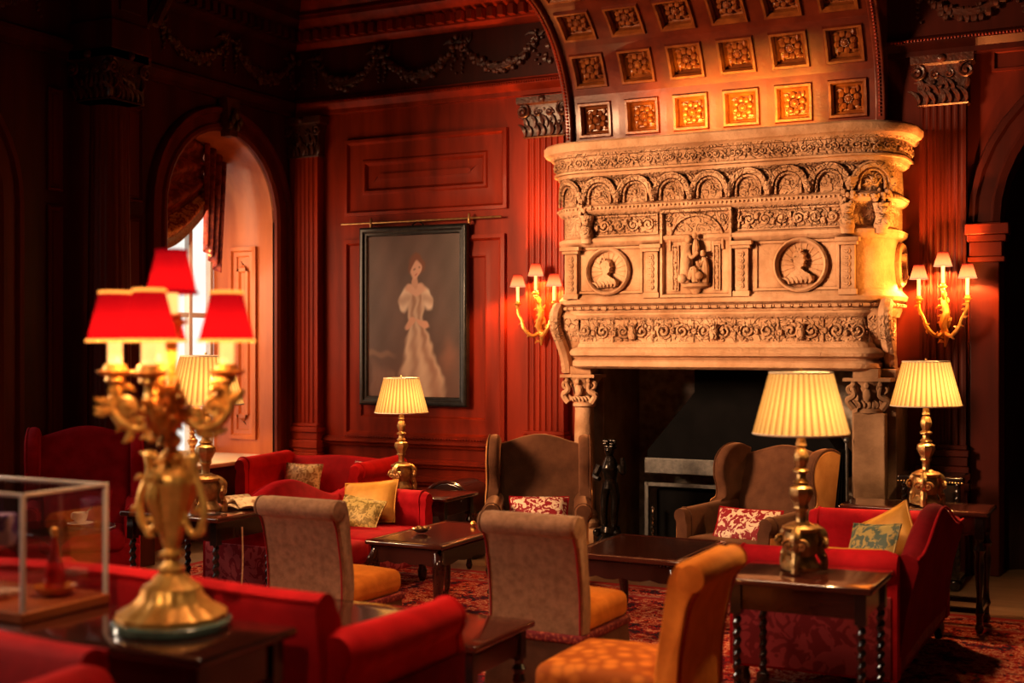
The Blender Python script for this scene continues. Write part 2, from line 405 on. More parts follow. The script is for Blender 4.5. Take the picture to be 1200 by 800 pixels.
def arched_wall(mb, mp, sa, sb, z0, zt, opens, n=20):
    """wall face with arched openings (centre, radius, spring, sill)"""
    cur = sa
    def rect(a, b, c, d): mb.add([mp(a, c), mp(b, c), mp(b, d), mp(a, d)], [(0, 1, 2, 3)])
    for c, R, zs, sill in opens:
        rect(cur, c-R, z0, zt)
        if sill > z0: rect(c-R, c+R, z0, sill)
        P = [(c-R*cos(PI*i/n), zs+R*sin(PI*i/n)) for i in range(n+1)]
        for (a, za), (b, zb) in zip(P, P[1:]):
            mb.add([mp(a, za), mp(b, zb), mp(b, zt), mp(a, zt)], [(0, 1, 2, 3)])
        cur = c+R
    rect(cur, sb, z0, zt)
def arch_path(c, R, zs, z0, n=24):
    return [(c-R, z0)]+[(c-R*cos(PI*i/n), zs+R*sin(PI*i/n)) for i in range(n+1)]+[(c+R, z0)]
def archivolt(mb, mp, c, R, zs, z0, prof, n=20):
    """profile list of (radial offset, depth)"""
    rings = []
    for k in range(n+3):
        ring = []
        for o, d in prof:
            r = R+o
            if k == 0: p = (c-r, z0)
            elif k == n+2: p = (c+r, z0)
            else:
                a = PI*(k-1)/n; p = (c-r*cos(a), zs+r*sin(a))
            ring.append(mp(p[0], p[1], d))
        rings.append(ring)
    mb.loft(rings, False, False)
PANEL = [(0, 0), (0, .03), (.035, .035), (.05, .015), (.085, .012), (.10, -.004), (.17, .004)]
RAISED = PANEL+[(.20, .03), (.23, .03), (.245, .012)]

# floor, ceiling
o = MB().box(-2, 11, -13, 1.2, -.1, 0).build('floor', 'floor'); struct(o, 'oak boarded floor of the hall beyond the rug', 'floor')
o = MB().box(-.3, 9, -12.5, .2, ZT, ZT+.1).build('ceiling', 'wood_deep_shade'); struct(o, 'dark timber ceiling of the hall', 'ceiling')

# back wall
m = MB()
arched_wall(m, BW, -.05, 3.36, 0, ZT, [])
m.add([BW(3.36, 1.58), BW(5.52, 1.58), BW(5.52, ZT), BW(3.36, ZT)], [(0, 1, 2, 3)])
wall_back = m.build('wall_back', 'wood'); struct(wall_back, 'red mahogany panelled back wall with carved frieze', 'wall')
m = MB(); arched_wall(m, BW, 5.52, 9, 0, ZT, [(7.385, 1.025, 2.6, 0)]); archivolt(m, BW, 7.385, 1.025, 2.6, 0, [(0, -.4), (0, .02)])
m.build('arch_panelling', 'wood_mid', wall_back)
def pan(x0, x1, z0, z1, steps, name='panel', mt='wood', mp=BW, par=None):
    return MB().frame(mp, x0, x1, z0, z1, steps).build(name, mt, par or wall_back, angle=25)
pan(.60, 2.30, 2.89, 3.60, [(0, 0), (0, .035), (.03, .04), (.05, .014), (.08, .010), (.19, .02), (.205, .032), (.225, .034), (.25, .006), (.30, .004), (.36, .022), (.38, .024)])
pan(.59, 2.28, .84, 2.67, [(0, 0), (0, .035), (.035, .04), (.055, .014), (.08, .012), (.17, .03), (.19, .03), (.205, .012)])
pan(.55, 2.45, .12, .40, PANEL)
pan(6.30, 8.5, 3.70, 3.86, [(0, 0), (0, .03), (.02, .03), (.03, .008)], 'panel', 'wood_mid')
# dado rails and skirting
def rail(mb, mp, a, b, prof):
    mb.loft([[mp(a, z, d) for d, z in prof], [mp(b, z, d) for d, z in prof]], True, True)
def P_(z0, z1, d): h = z1-z0; return [(0, z0), (d*.5, z0), (d*.6, z0+h*.25), (d, z0+h*.45), (d, z0+h*.75), (d*.7, z0+h*.8), (d*.7, z1), (0, z1)]
m = MB()
for a, b in ((.34, 2.5),):
    rail(m, BW, a, b, P_(.76, .84, .06)); rail(m, BW, a, b, P_(.58, .66, .07)); rail(m, BW, a, b, P_(.42, .50, .05))
    rail(m, BW, a, b, [(0, 0), (.09, 0), (.09, .2), (.06, .24), (.06, .28), (0, .30)])
for i in range(60): m.ball((.62+i*.0285, -.055, .845), .011, 6, 4)
m.build('dado_rail', 'wood', wall_back, angle=30)

# left wall
m = MB()
arched_wall(m, LW, -8.5, 0, 0, ZT, [(-4.33, .80, 2.72, .5), (-1.05, .74, 2.84, .66)])
wall_left = m.build('wall_left', 'wood_deep_shade'); struct(wall_left, 'shaded carved timber wall with arched windows on the left', 'wall')
AV = [(0, -.02), (0, .03), (.03, .05), (.06, .05), (.075, .03), (.15, .03), (.165, .06), (.20, .065), (.22, .03), (.22, 0)]
m = MB(); archivolt(m, LW, -1.05, .74, 2.84, .0, AV); archivolt(m, LW, -4.33, .80, 2.72, .0, AV)
m.build('arch_moulding', 'wood_mid', wall_left, angle=30)
for y0, y1, z0, z1 in ((-3.06, -2.92, 2.85, 3.62), (-3.06, -2.92, .6, 2.74), (-2.27, -2.07, 2.85, 3.62), (-2.27, -2.07, .6, 2.74), (-5.6, -5.25, .6, 3.6)):
    pan(y0, y1, z0, z1, [(0, 0), (0, .02), (.015, .03), (.03, .008), (.045, .008), (.05, .018)], 'panel', 'wood_mid', LW, wall_left)
m = MB()   # carved keystone over the window arch
m.loft([[LW(-1.05+s*w, z, d) for s, d in ((-1, .02), (-1, .12), (1, .12), (1, .02))] for z, w in ((3.53, .05), (3.68, .07), (3.86, .09))])
for k in range(5): m.ball(LW(-1.05+.035*(k-2), 3.62+.05*(k % 3), .14), (.03, .03, .045), 6, 5)
m.ball(LW(-1.05, 3.72, .15), (.035, .04, .06), 8, 6)
m.build('keystone', 'carved', wall_left)

# window recess 1
YJ0, YJ1, XD = -1.79, -.31, -.72
m = MB()
n = 20
m.loft([[(x, -1.05-.74*cos(PI*i/n), 2.84+.74*sin(PI*i/n)) for i in range(n+1)] for x in (0, -.12, XD)], False, False)
m.box(XD, 0, YJ1, YJ1+.05, .66, 2.84); m.box(XD, 0, YJ0-.05, YJ0, .66, 2.84)
rec = m.build('window_reveal', 'orange_wood', wall_left, angle=30)
pan(XD+.20, -.20, .80, 2.62, RAISED, 'reveal_panel', 'orange_wood', lambda s, z, d=0: (s, YJ1-d, z), wall_left)
o = MB().rbox(XD-.02, .07, -1.86, -.02, .62, .66, .015).build('window_sill', 'marble', wall_left)
win = MB(); 
for y in (-1.79, -.66, -.36): win.box(XD-.06, XD+.0, y, y+.05, .66, 3.5)
for z in (.66, 1.95, 3.2): win.box(XD-.05, XD-.005, -1.79, -.31, z, z+.045)
win.box(XD-.08, XD+.02, -1.30, -1.18, .66, 3.4)
win = win.build('window_1', 'pale', bevel=.006); struct(win, 'tall bright arched window in the left wall recess', 'window')
m = MB(); P = [(XD-.07, -1.05-.9*cos(PI*i/12), 2.84+.9*sin(PI*i/12)) for i in range(13)]; P = [(XD-.07, -1.95, .5)]+P+[(XD-.07, -.15, .5)]
m.add(P, [tuple(range(len(P)))]); m.build('window_pane', 'sky', win)
# window 2 (only its far edge shows)
win2 = MB(); win2.box(-.16, -.10, -4.95, -3.35, .5, .56); win2.box(-.16, -.10, -4.95, -3.35, 2.2, 2.25)
for y in (-4.95, -4.4, -3.9, -3.42): win2.box(-.16, -.10, y, y+.05, .5, 3.5)
win2 = win2.build('window_2', 'pale'); struct(win2, 'bright window at the left edge of the view', 'window')
m = MB(); P = [(-.17, -4.33-.9*cos(PI*i/12), 2.72+.9*sin(PI*i/12)) for i in range(13)]; P = [(-.17, -5.05, .4)]+P+[(-.17, -3.25, .4)]
m.add(P, [tuple(range(len(P)))]); m.build('window_pane', 'sky', win2)
m = MB(); m.loft([[(x, -4.33-.8*cos(PI*i/n), 2.72+.8*sin(PI*i/n)) for i in range(n+1)] for x in (0, -.18)], False, False)
m.box(-.18, 0, -3.53, -3.48, .5, 2.72); m.box(-.18, 0, -5.0, -4.95, .5, 2.72); m.build('window_reveal', 'wood_deep_shade', wall_left)

# ---------------- pilasters, column, capitals
def capital(mb, mp, x0, x1, z0, z1, d):
    w = x1-x0; c = (x0+x1)/2; h = z1-z0
    rings = []
    for t, g in ((0, 0), (.03, .02), (.06, 0), (.5, .01), (.8, .05), (.84, .09), (1, .09), (1, .07)):
        e = g*w*1.6; z = z0+h*t
        rings.append([mp(x0-e, z, -.02), mp(x0-e, z, d+e), mp(x1+e, z, d+e), mp(x1+e, z, -.02)])
    mb.loft(rings)
    for s in (-1, 1):
        scroll(mb, mp, c+s*w*.50, z0+h*.66, w*.17, s, PI/2, 1.4, w*.04, d+.03)
        scroll(mb, mp, c+s*w*.14, z0+h*.62, w*.10, -s, PI/2, 1.2, w*.03, d+.015)
    for k in range(7):
        a = c-w*.48+w*.96*k/6
        leaf(mb, mp, a, z0+h*.04, h*.36, PI/2+random.uniform(-.4, .4), w*.055, d+.012)
    for k in range(6):
        a = c-w*.4+w*.8*k/5
        leaf(mb, mp, a, z0+h*.24, h*.4, PI/2+random.uniform(-.7, .7), w*.045, d+.014)
    for k in range(8): mb.ball(mp(c+random.uniform(-.4, .4)*w, z0+h*random.uniform(.3, .75), d+.012), w*.05, 6, 5)
    mb.ball(mp(c, z0+h*.92, d+.05), (w*.10, w*.08, w*.10), 8, 6)
def flutes(x0, x1, d, nf):
    poly = [(x0, 0), (x0, d)]; w = (x1-x0-.03)/nf
    for i in range(nf):
        a = x0+.015+w*i+w*.14; b = a+w*.72; r = (b-a)/2
        poly += [((a+b)/2-r*cos(PI*k/5), d-.7*r*sin(PI*k/5)) for k in range(6)]
    return poly+[(x1, d), (x1, 0)]
def pilaster(name, label, x0, x1, zc0, zc1, mt='wood', mtc='carved', d=.10, zb=.95, nf=6):
    poly = flutes(x0, x1, d, nf)
    root = MB().loft([[BW(s, zb, q) for s, q in poly], [BW(s, zc0, q) for s, q in poly]]).build(name, mt, angle=25)
    struct(root, label, 'pilaster')
    m = MB(); capital(m, BW, x0-.01, x1+.01, zc0, zc1, d); m.build('capital', mtc, root)
    m = MB()
    for e, a, b in ((.05, 0, .30), (.03, .30, .62), (.05, .62, .68), (.035, .68, .72), (.05, .72, .80), (.03, .80, .87), (.045, .87, .92), (.02, .92, .955)):
        m.add([], []); m.box(x0-e*.6, x1+e*.6, -d-e, 0, a, b)
    m.build('pilaster_base', mt, root, bevel=.008); return root
pilaster('trim_1', 'corner pilaster beside the window wall', .02, .34, 3.46, 3.84)
pilaster('trim_2', 'fluted pilaster left of the stone fireplace behind the wall light', 2.52, 2.88, 3.47, 3.82)
pilaster('trim_3', 'fluted pilaster right of the stone fireplace behind the wall light', 5.80, 6.13, 3.47, 3.84, mt='wood_deep_shade')
# arch impost pilaster and archivolt on the right
m = MB(); m.box(6.15, 6.36, -.07, 0, 0, 2.35)
imp = m.build('trim_4', 'wood_deep_shade', bevel=.01); struct(imp, 'plain pier carrying the dark arch at the right edge', 'pier')
m = MB()
for e, a, b in ((.02, 2.30, 2.34), (0, 2.34, 2.45), (.03, 2.45, 2.50), (.05, 2.50, 2.58)): m.box(6.15-e*.5, 6.38+e, -.09-e, 0, a, b)
m.build('impost', 'wood_mid', imp, bevel=.008)
m = MB(); archivolt(m, BW, 7.385, 1.025, 2.6, 2.6, [(0, -.1), (0, .04), (.05, .05), (.07, .03), (.16, .03), (.18, .055), (.22, .055), (.24, 0)])
m.build('archivolt', 'wood_deep_shade', imp, angle=30)
# dark curtain hanging in the right arch
m = MB(); m.grid(lambda u, v: (6.2+2.6*u, .30+.05*sin(u*75)+.02*sin(u*31), 3.9*v), 120, 2)
o = m.build('door_curtain', 'darkcurtain'); tag(o, 'dark floor-length curtain hanging in the right archway', 'curtain')

# fluted column in front of left wall
cx, cy = .25, -2.68
fl = lambda a, z, r: 1-.045*max(0, cos(a*18))
col = MB(); col.lathe([(.185, .95), (.185, 1.0), (.165, 1.03), (.16, 1.06)], (cx, cy, 0), 24)
col.lathe([(.162, 1.05), (.160, 2.0), (.142, 3.5)], (cx, cy, 0), 108, fl)
col = col.build('trim_5', 'wood_mid', angle=50); struct(col, 'free-standing fluted column in front of the left wall', 'column')
m = MB(); CM = lambda s, z, d=0: (cx+d-.17+.0*s, cy+s, z)
CM2 = lambda s, z, d=0: (cx+s, cy-d+.17, z)
for mp in (CM, CM2): capital(m, mp, -.17, .17, 3.53, 3.90, .34)
m.build('capital', 'carved', col)
m = MB()
m.box(0, .48, cy-.21, cy+.21, 3.90, 4.12); m.box(0, .46, cy-.19, cy+.19, 4.12, 4.6); m.box(0, .56, cy-.26, cy+.26, 4.6, 5.5)
m.box(.46, .475, cy-.11, cy+.11, 4.2, 4.55)
m.box(0, .49, cy-.24, cy+.24, 0, .9); m.box(0, .52, cy-.26, cy+.26, .86, .96)
m.build('entablature_block', 'wood_deep_shade', col, bevel=.01)
m = MB()
for k in range(5): m.tube([(cx-.1+.09*k, cy+.22, 4.15+.0*k), (cx-.1+.09*k, cy+.30, 4.3), (cx-.1+.09*k, cy+.42, 4.5)], [.03, .045, .05], 6)
m.build('bracket', 'carved', col)

# entablature (architrave, frieze, cornice)
ENT = [(0, 3.86), (.05, 3.86), (.05, 3.90), (.08, 3.93), (.10, 3.95), (.10, 3.98), (.05, 4.01), (.05, 4.48), (.09, 4.50), (.12, 4.53), (.12, 4.64), (.19, 4.67), (.24, 4.72), (.24, 4.80), (.28, 4.84), (.34, 4.95), (.36, 5.02), (.36, 5.10), (0, 5.12)]
m = MB()
rail(m, BW, .02, 2.95, ENT); m.build('entablature', 'wood', wall_back, angle=30)
m = MB(); rail(m, BW, 5.55, 9, ENT); m.build('entablature', 'wood_deep_shade', wall_back, angle=30)
m = MB(); rail(m, LW, -8.4, -.02, ENT); m.build('entablature', 'wood_deep_shade', wall_left, angle=30)
m = MB()
for i in range(28): m.box(.14+i*.102, .14+i*.102+.058, -.185, -.10, 4.545, 4.635)
m.build('dentil_course', 'wood', wall_back, bevel=.006)
m = MB()
for i in range(60): m.box(.10, .185, -6+i*.1, -6+i*.1+.058, 4.545, 4.635)
m.build('dentil_course', 'wood_deep_shade', wall_left)
m = MB()
for i in range(120):
    m.ball((.12+i*.0238, -.105, 3.965), .011, 5, 4)
for i in range(90): m.ball((5.6+i*.024, -.105, 3.965), .011, 5, 4)
for i in range(130): m.ball((.12+i*.0218, -.25, 4.76), .012, 5, 4)
m.build('bead_course', 'wood', wall_back)
def garland(mb, mp, x0, x1, zt, sag, d, rnd):
    n = 16; P = []
    for i in range(n+1):
        t = i/n; P.append((x0+(x1-x0)*t, zt-sag*(1-(2*t-1)**2)))
    mb.tube([mp(a, z, d) for a, z in P], [.018+.03*sin(PI*i/n) for i in range(n+1)], 6)
    for i, (a, z) in enumerate(P):
        w = sin(PI*i/n)
        for k in range(int(1+4*w)):
            mb.ball(mp(a+rnd.uniform(-.03, .03), z+rnd.uniform(-.06, .05)*w, d+.02), rnd.uniform(.016, .034), 6, 5)
        if i % 2: leaf(mb, mp, a, z, .07, rnd.uniform(0, 6.3), .014, d+.015)
    for x in (x0, x1):
        for k in range(7): mb.ball(mp(x+rnd.uniform(-.05, .05), zt+rnd.uniform(-.03, .10), d+.01), rnd.uniform(.016, .032), 6, 5)
        for k in range(6): mb.ball(mp(x+rnd.uniform(-.03, .03), zt-.04*k-.03, d+.008), .022-.002*k, 6, 5)
        leaf(mb, mp, x, zt+.02, .12, .5, .016, d); leaf(mb, mp, x, zt+.02, .12, 2.6, .016, d)
MB().box(.02, 2.88, -.062, -.04, 4.02, 4.475).build('frieze_ground', 'wood_deep_shade', wall_back)  # darker sheet behind the garlands, painting in the frieze's shade
m = MB(); rnd = random.Random(3)
for a, b in ((.30, .98), (1.06, 1.80), (1.90, 2.62)): garland(m, BW, a, b, 4.34, .22, .07, rnd)
for x in (.08, 2.75): 
    for k in range(8): m.ball(BW(x+rnd.uniform(-.07, .07), 4.25+rnd.uniform(-.2, .15), .06), rnd.uniform(.02, .04), 6, 5)
m.build('frieze_garland', 'carved', wall_back)
m = MB()
for a, b in ((-1.9, -1.1), (-.95, -.15), (-4.0, -3.2)): garland(m, LW, a, b, 4.34, .2, .06, rnd)
m.build('frieze_garland', 'carved', wall_left)
m = MB()
garland(m, BW, 5.8, 6.5, 4.34, .2, .06, rnd); garland(m, BW, 6.6, 7.3, 4.34, .2, .06, rnd)
m.build('frieze_garland', 'carved', wall_back)

# ---------------- coffered cove above the fireplace
R, Z0 = 1.10, 3.43; X0, DX = 2.96, .42
def CV(s, a, d=0):
    t = a/R; return (s, -R-.075+(R-d)*cos(t), Z0+(R-d)*sin(t))
m = MB()
for x0, x1 in ((2.91, 2.97), (5.48, 5.56)):
    poly = [CV(0, R*PI/2*i/18-.1, .06)[1:] for i in range(19)]+[(-1.10, 5.0), (-.02, 5.0), (-.02, 3.3)]
    m.prism(poly, x0, x1)
m.box(2.86, 5.58, -1.25, -1.05, 4.4, 5.0)
cove = m.build('trim_6', 'coffer', bevel=.012); struct(cove, 'coffered timber cove curving out above the stone fireplace', 'coffered cove')
m = MB()
for x in (2.94, 5.52):
    for i in range(60): m.ball(CV(x, 1.75*i/60, .065), .013, 5, 4)
m.build('beading', 'wood', cove)
rows = 4
def cring(x0, x1, a0, a1, d, k=3):
    r = [CV(x0, a0, d), CV(x1, a0, d)]
    r += [CV(x1, a0+(a1-a0)*i/k, d) for i in range(1, k+1)]
    r += [CV(x0, a1-(a1-a0)*i/k, d) for i in range(k)]
    return r
st = [(0, 0), (.058, 0), (.066, .022), (.085, .022), (.098, -.005), (.098, -.04), (.108, -.036), (.125, -.055)]
for r in range(rows):
    for c in range(6):
        xa = X0+DX*c; aa = -.055+.417*r
        m = MB(); m.loft([cring(xa+i, xa+DX-i, aa+i, aa+.417-i, d) for i, d in st[:3]], False); cf = m.build('coffer', 'coffer', cove, angle=25)
        m = MB(); m.loft([cring(xa+i, xa+DX-i, aa+i, aa+.417-i, d) for i, d in st[2:]], False)
        L = cring(xa+.125, xa+DX-.125, aa+.125, aa+.417-.125, -.055); m.add(L, [tuple(range(len(L)))])
        m.build('coffer_panel', 'coffer_lit', cf, angle=25)
        m = MB(); mp = lambda s, z, d=0: CV(xa+DX/2+s, aa+.2085+z, d-.05)
        for k in range(8):
            a = k*PI/4+.2; m.ball(mp(.062*cos(a), .062*sin(a), .012), .028, 7, 5)
        for k in range(4):
            a = k*PI/2+PI/4; leaf(m, mp, .06*cos(a), .06*sin(a), .06, a, .016, .006)
        m.ball(mp(0, 0, .02), .028, 8, 6)
        for k in range(12):
            a = k*PI/6; m.ball(mp(.028*cos(a), .028*sin(a), .026), .008, 5, 4)
        m.build('rosette', 'coffer_lit', cf)
# ------------------------------------------------------------------ the stone fireplace
FX = 4.40
fire = thing('carved_fireplace', 'huge carved limestone chimneypiece with portrait medallions and a dark hearth', 'fireplace', (FX, 0, 0))
def plan(xl, xr, yf, r, off, n=9):
    """plan outline: wall - side - rounded corner - front - rounded corner - side - wall; returns points, already offset"""
    P = [(xl-off, 0)]
    P += [(xl+r-(r+off)*cos(PI/2*i/n), yf+r-(r+off)*sin(PI/2*i/n)) for i in range(n+1)]
    k = 8; P += [(xl+r+(xr-xl-2*r)*i/k, yf-off) for i in range(1, k)]
    P += [(xr-r+(r+off)*sin(PI/2*i/n), yf+r-(r+off)*cos(PI/2*i/n)) for i in range(n+1)]
    P += [(xr+off, 0)]; return P
XL, XR, YF, RC = -1.39, 1.26, -.60, .30
def sweep(mb, prof, xl=XL, xr=XR, yf=YF, r=RC):
    mb.loft([[(x, y, z) for x, y in plan(xl, xr, yf, r, o)] for o, z in prof], True, True)
class Plan:
    """arc-length mapping along the plan so ornament follows the rounded corners"""
    def __init__(s, xl, xr, yf, r):
        s.P = [Vector((x, y)) for x, y in plan(xl, xr, yf, r, 0, 14)]
        s.L = [0]
        for a, b in zip(s.P, s.P[1:]): s.L.append(s.L[-1]+(b-a).length)
        s.len = s.L[-1]
    def at(s, t, z, d=0):
        t = max(0, min(s.len-1e-5, t))
        for i in range(len(s.L)-1):
            if t <= s.L[i+1]: break
        a, b = s.P[i], s.P[i+1]; k = (t-s.L[i])/(s.L[i+1]-s.L[i]); p = a.lerp(b, k)
        T = (b-a).normalized(); return (p.x+T.y*d, p.y-T.x*d, z)
PL = Plan(XL, XR, YF, RC)
SL = (-YF-RC)+PI/2*RC                     # arc length where the flat front begins (x = XL+RC)
s_of = lambda x: SL+(x-(XL+RC))           # x on the front -> arc length
mpB = lambda s, z, d=0: PL.at(s, z, d)
FRONT = lambda x, z, d=0: (x, YF-d, z)
z_ = None
# main body
m = MB(); sweep(m, [(-.02, 1.90), (0, 1.95), (0, 2.0), (.035, 2.02), (.045, 2.05), (.02, 2.08), (0, 2.10), (0, 2.47), (.03, 2.49), (.045, 2.51), (.045, 2.535), (.01, 2.55), (0, 2.56), (0, 2.72), (.03, 2.735), (.05, 2.76), (.05, 2.79), (.01, 2.81), (0, 3.02)])
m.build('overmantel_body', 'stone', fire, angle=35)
# cornice with scroll frieze
m = MB(); sweep(m, [(.0, 3.00), (.05, 3.03), (.06, 3.055), (.085, 3.06), (.085, 3.075), (.07, 3.085), (.085, 3.185), (.105, 3.19), (.12, 3.21), (.155, 3.225), (.17, 3.25), (.17, 3.285), (.155, 3.30)])
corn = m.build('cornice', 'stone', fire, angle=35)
m = MB(); mpc = lambda s, z, d=0: PL.at(s, z, .078+d)
n = 40; w = PL.len/n
for i in range(n):
    c = w*(i+.5)
    if i % 2 == 0:
        scroll(m, mpc, c-w*.2, 3.135, .036, 1, 0, 1.4, .0085, 0, 5, 14); scroll(m, mpc, c+w*.28, 3.135, .036, -1, PI, 1.4, .0085, 0, 5, 14)
    else:
        for k in range(4): leaf(m, mpc, c, 3.135, .042, PI/4+k*PI/2, .010, .004)
        m.ball(mpc(c, 3.135, .004), .013, 6, 5)
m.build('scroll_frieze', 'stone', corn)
# arcade of round-headed shells
n = 9; w = .303
for i in range(n):
    c = s_of(-.97+.303*(i-1)); R1 = .098; zb = 2.815; zs = 2.875
    m = MB()
    for R2, dd in ((R1-.004, .02), (R1+.045, .04)):
        P = [mpB(c-R2, zb, dd)]+[mpB(c-R2*cos(PI*k/12), zs+R2*sin(PI*k/12), dd) for k in range(13)]+[mpB(c+R2, zb, dd)]
        m.tube(P, .012, 5)
    ring = [[mpB(c-(R1+o)*cos(PI*k/12), zs+(R1+o)*sin(PI*k/12), d) for o, d in ((.002, 0), (.012, .045), (.036, .05), (.046, 0))] for k in range(13)]
    m.loft(ring)
    for k in range(5):
        a = PI*(k+.5)/5; leaf(m, mpB, c, zs-.02, R1*.8, a, .013, .006)
    scroll(m, mpB, c-R1*.45, zs, R1*.32, 1, 0, 1.3, .009, 0, 5, 12); scroll(m, mpB, c+R1*.45, zs, R1*.32, -1, PI, 1.3, .009, 0, 5, 12)
    m.ball(mpB(c, zs+.02, .01), .02, 6, 5)
    # pendant corbel and leaf between arches
    q = c+w/2
    if i < n:
        m.loft([[mpB(q+a*r, z, d*r*1.3) for a, d in ((-1, 0), (-.7, .8), (0, 1.1), (.7, .8), (1, 0))] for z, r in ((2.80, .008), (2.83, .03), (2.86, .045), (2.885, .045), (2.895, .05), (2.91, .05))])
        for sgn in (-1, 0, 1): leaf(m, mpB, q, 2.93, .085, PI/2+sgn*.35, .011, .006)
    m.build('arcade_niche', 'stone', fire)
# beaded courses
m = MB()
for i in range(int(PL.len/.034)): m.ball(mpB(.034*i, 2.775, .05), (.014, .014, .012), 5, 4)
m.build('bead_course', 'stone', fire); m = MB()
for i in range(int(PL.len/.07)):
    s = .07*i; m.tube([mpB(s, 1.985, .03), mpB(s+.045, 1.985, .03)], .014, 5)
    m.ball(mpB(s+.058, 1.985, .03), .010, 5, 4)
m.build('rope_course', 'stone', fire)
# upper foliage panels left and right of the niche
for k, (a, b) in enumerate(((-1.12, -.50), (.18, .93))):
    m = MB(); MB.frame(m, FRONT, a-.02, b+.02, 2.555, 2.715, [(0, 0), (0, .014), (.012, .014), (.016, .003)], False)
    foliage(m, FRONT, a, b, 2.562, 2.71, .014, 4+k, 1.3); m.build('foliage_panel', 'stone', fire)
# portrait medallions
def medallion(c, z, r, mp, face, seed):
    m = MB()
    n = 40
    rings = []
    for o, d in ((.035, 0), (.035, .03), (.02, .045), (.005, .03), (0, .004)):
        rings.append([mp(c+(r+o)*cos(2*PI*k/n), z+(r+o)*sin(2*PI*k/n), d) for k in range(n)])
    m.loft(rings, False, True)
    rays = 20
    for k in range(rays):
        a = 2*PI*k/rays; m.tube([mp(c+r*.35*cos(a), z+r*.35*sin(a), .0), mp(c+r*.95*cos(a), z+r*.95*sin(a), .0)], .004, 4)
    md = m.build('medallion', 'stone', fire)
    # bust in profile: shoulders, neck, head, hair
    m = MB(); f = face
    prof = [(-.55, -.88), (.62, -.78), (.60, -.52), (.30, -.36), (.10, -.22), (.12, -.10), (.22, -.08), (.25, .0), (.22, .06), (.27, .10), (.25, .17), (.33, .22), (.24, .34), (.25, .48), (.12, .62), (-.10, .66), (-.30, .55), (-.38, .35), (-.30, .12), (-.22, -.10), (-.24, -.28), (-.50, -.42), (-.66, -.62)]
    def pt(p, d, sc=1): return mp(c+f*p[0]*r*sc, z+p[1]*r*sc, d)
    cen = (-.05, .0)
    m.loft([[pt(p, .0) for p in prof], [pt((cen[0]+(p[0]-cen[0])*.96, p[1]*.97), .035) for p in prof], [pt((cen[0]+(p[0]-cen[0])*.75, p[1]*.80), .055) for p in prof]])
    rn = random.Random(seed)
    for k in range(12): m.ball(pt((-.12+rn.uniform(-.25, .18), .48+rn.uniform(-.28, .18)), .045), r*.085, 6, 5)
    for k in range(6): leaf(m, mp, c+f*(-.45+.17*k)*r, z-.82*r, r*.4, PI/2+(-.5+.2*k)*f*-1, .011, .05)
    m.ball(pt((.17, .22), .05), r*.035, 5, 4)
    m.build('portrait_bust', 'stone', md)
medallion(-.90, 2.275, .155, FRONT, 1, 1); medallion(.637, 2.285, .168, FRONT, 1, 2)
SIDE = lambda s, z, d=0: (XR+d, -s, z)
medallion(.15, 2.29, .13, SIDE, 1, 3)
# framed flat fields
for a, b in ((-1.17, -.61), (.29, .92)):
    m = MB(); m.frame(FRONT, a, b, 2.10, 2.47, [(0, 0), (0, .012), (.018, .012), (.024, 0)], False)
    m.build('panel_moulding', 'stone', fire)
# small pilasters
for x in (-.525, .195, .985, -1.21):
    m = MB(); w = .05
    m.box(x-w, x+w, YF-.035, YF, 2.09, 2.42); m.box(x-w-.02, x+w+.02, YF-.06, YF, 2.42, 2.445); m.box(x-w-.035, x+w+.035, YF-.075, YF, 2.445, 2.475)
    m.box(x-w-.015, x+w+.015, YF-.05, YF, 2.06, 2.10)
    mp = lambda s, z, d=0: (x+s, YF-.035-d, z)
    for k in range(6):
        leaf(m, mp, 0, 2.12+.047*k, .045, PI/2+.6, .008, .003); leaf(m, mp, 0, 2.12+.047*k, .045, PI/2-.6, .008, .003); m.ball(mp(0, 2.14+.047*k, .004), .010, 5, 4)
    m.build('pilaster', 'stone', fire, bevel=.005)
# corner figures (bulging terms on the rounded corners)
for s in (SL+.02, s_of(XR-RC)+.24, s_of(XR-RC)+.02):
    m = MB(); mp = lambda a, z, d=0: mpB(s+a, z, d)
    m.lathe([(.02, 2.49), (.05, 2.50), (.055, 2.56), (.035, 2.62), (.05, 2.68), (.06, 2.72)], (mp(0, 0, .03)[0], mp(0, 0, .03)[1], 0), 10)
    m.ball(mp(0, 2.585, .06), (.055, .05, .06), 8, 6); m.ball(mp(0, 2.67, .06), .036, 8, 6)
    for k in range(8): m.ball(mp(random.uniform(-.06, .06), 2.72+.012*k, .05), .022, 6, 5)
    foliage(m, lambda a, z, d=0: mp(z-2.9, 2.9+a, d), -.08, .10, 2.84, 2.96, .010, 9)
    m.build('corner_figure', 'stone', fire)
# niche with figure group
NX = -.165
m = MB()
m.frame(FRONT, NX-.285, NX+.285, 2.06, 2.735, [(0, 0), (0, .05), (.02, .055), (.03, .02), (.04, .02)], True)
R1 = .20
P = [FRONT(NX-R1*1.05*cos(PI*k/16), 2.50+R1*.95*sin(PI*k/16), .028) for k in range(17)]; m.tube([FRONT(NX-R1*1.05, 2.42, .028)]+P+[FRONT(NX+R1*1.05, 2.42, .028)], .013, 5)
for sx in (-1, 1):
    m.frame(FRONT, NX+sx*.165-.028, NX+sx*.165+.028, 2.11, 2.46, [(0, .02), (0, .035), (.008, .035), (.011, .026)], True)
    foliage(m, lambda a, z, d=0: FRONT(NX+sx*.165+z, a, .026+d), 2.12, 2.45, -.02, .02, .006, 5)
    foliage(m, lambda a, z, d=0: FRONT(NX+sx*.215+z*.7, a, .022+d), 2.62, 2.71, -.04, .04, .007, 6)
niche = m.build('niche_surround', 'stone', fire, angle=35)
m = MB()   # dark recess
rec = []
for dd, k in ((.024, 1), (-.0, .98)): pass
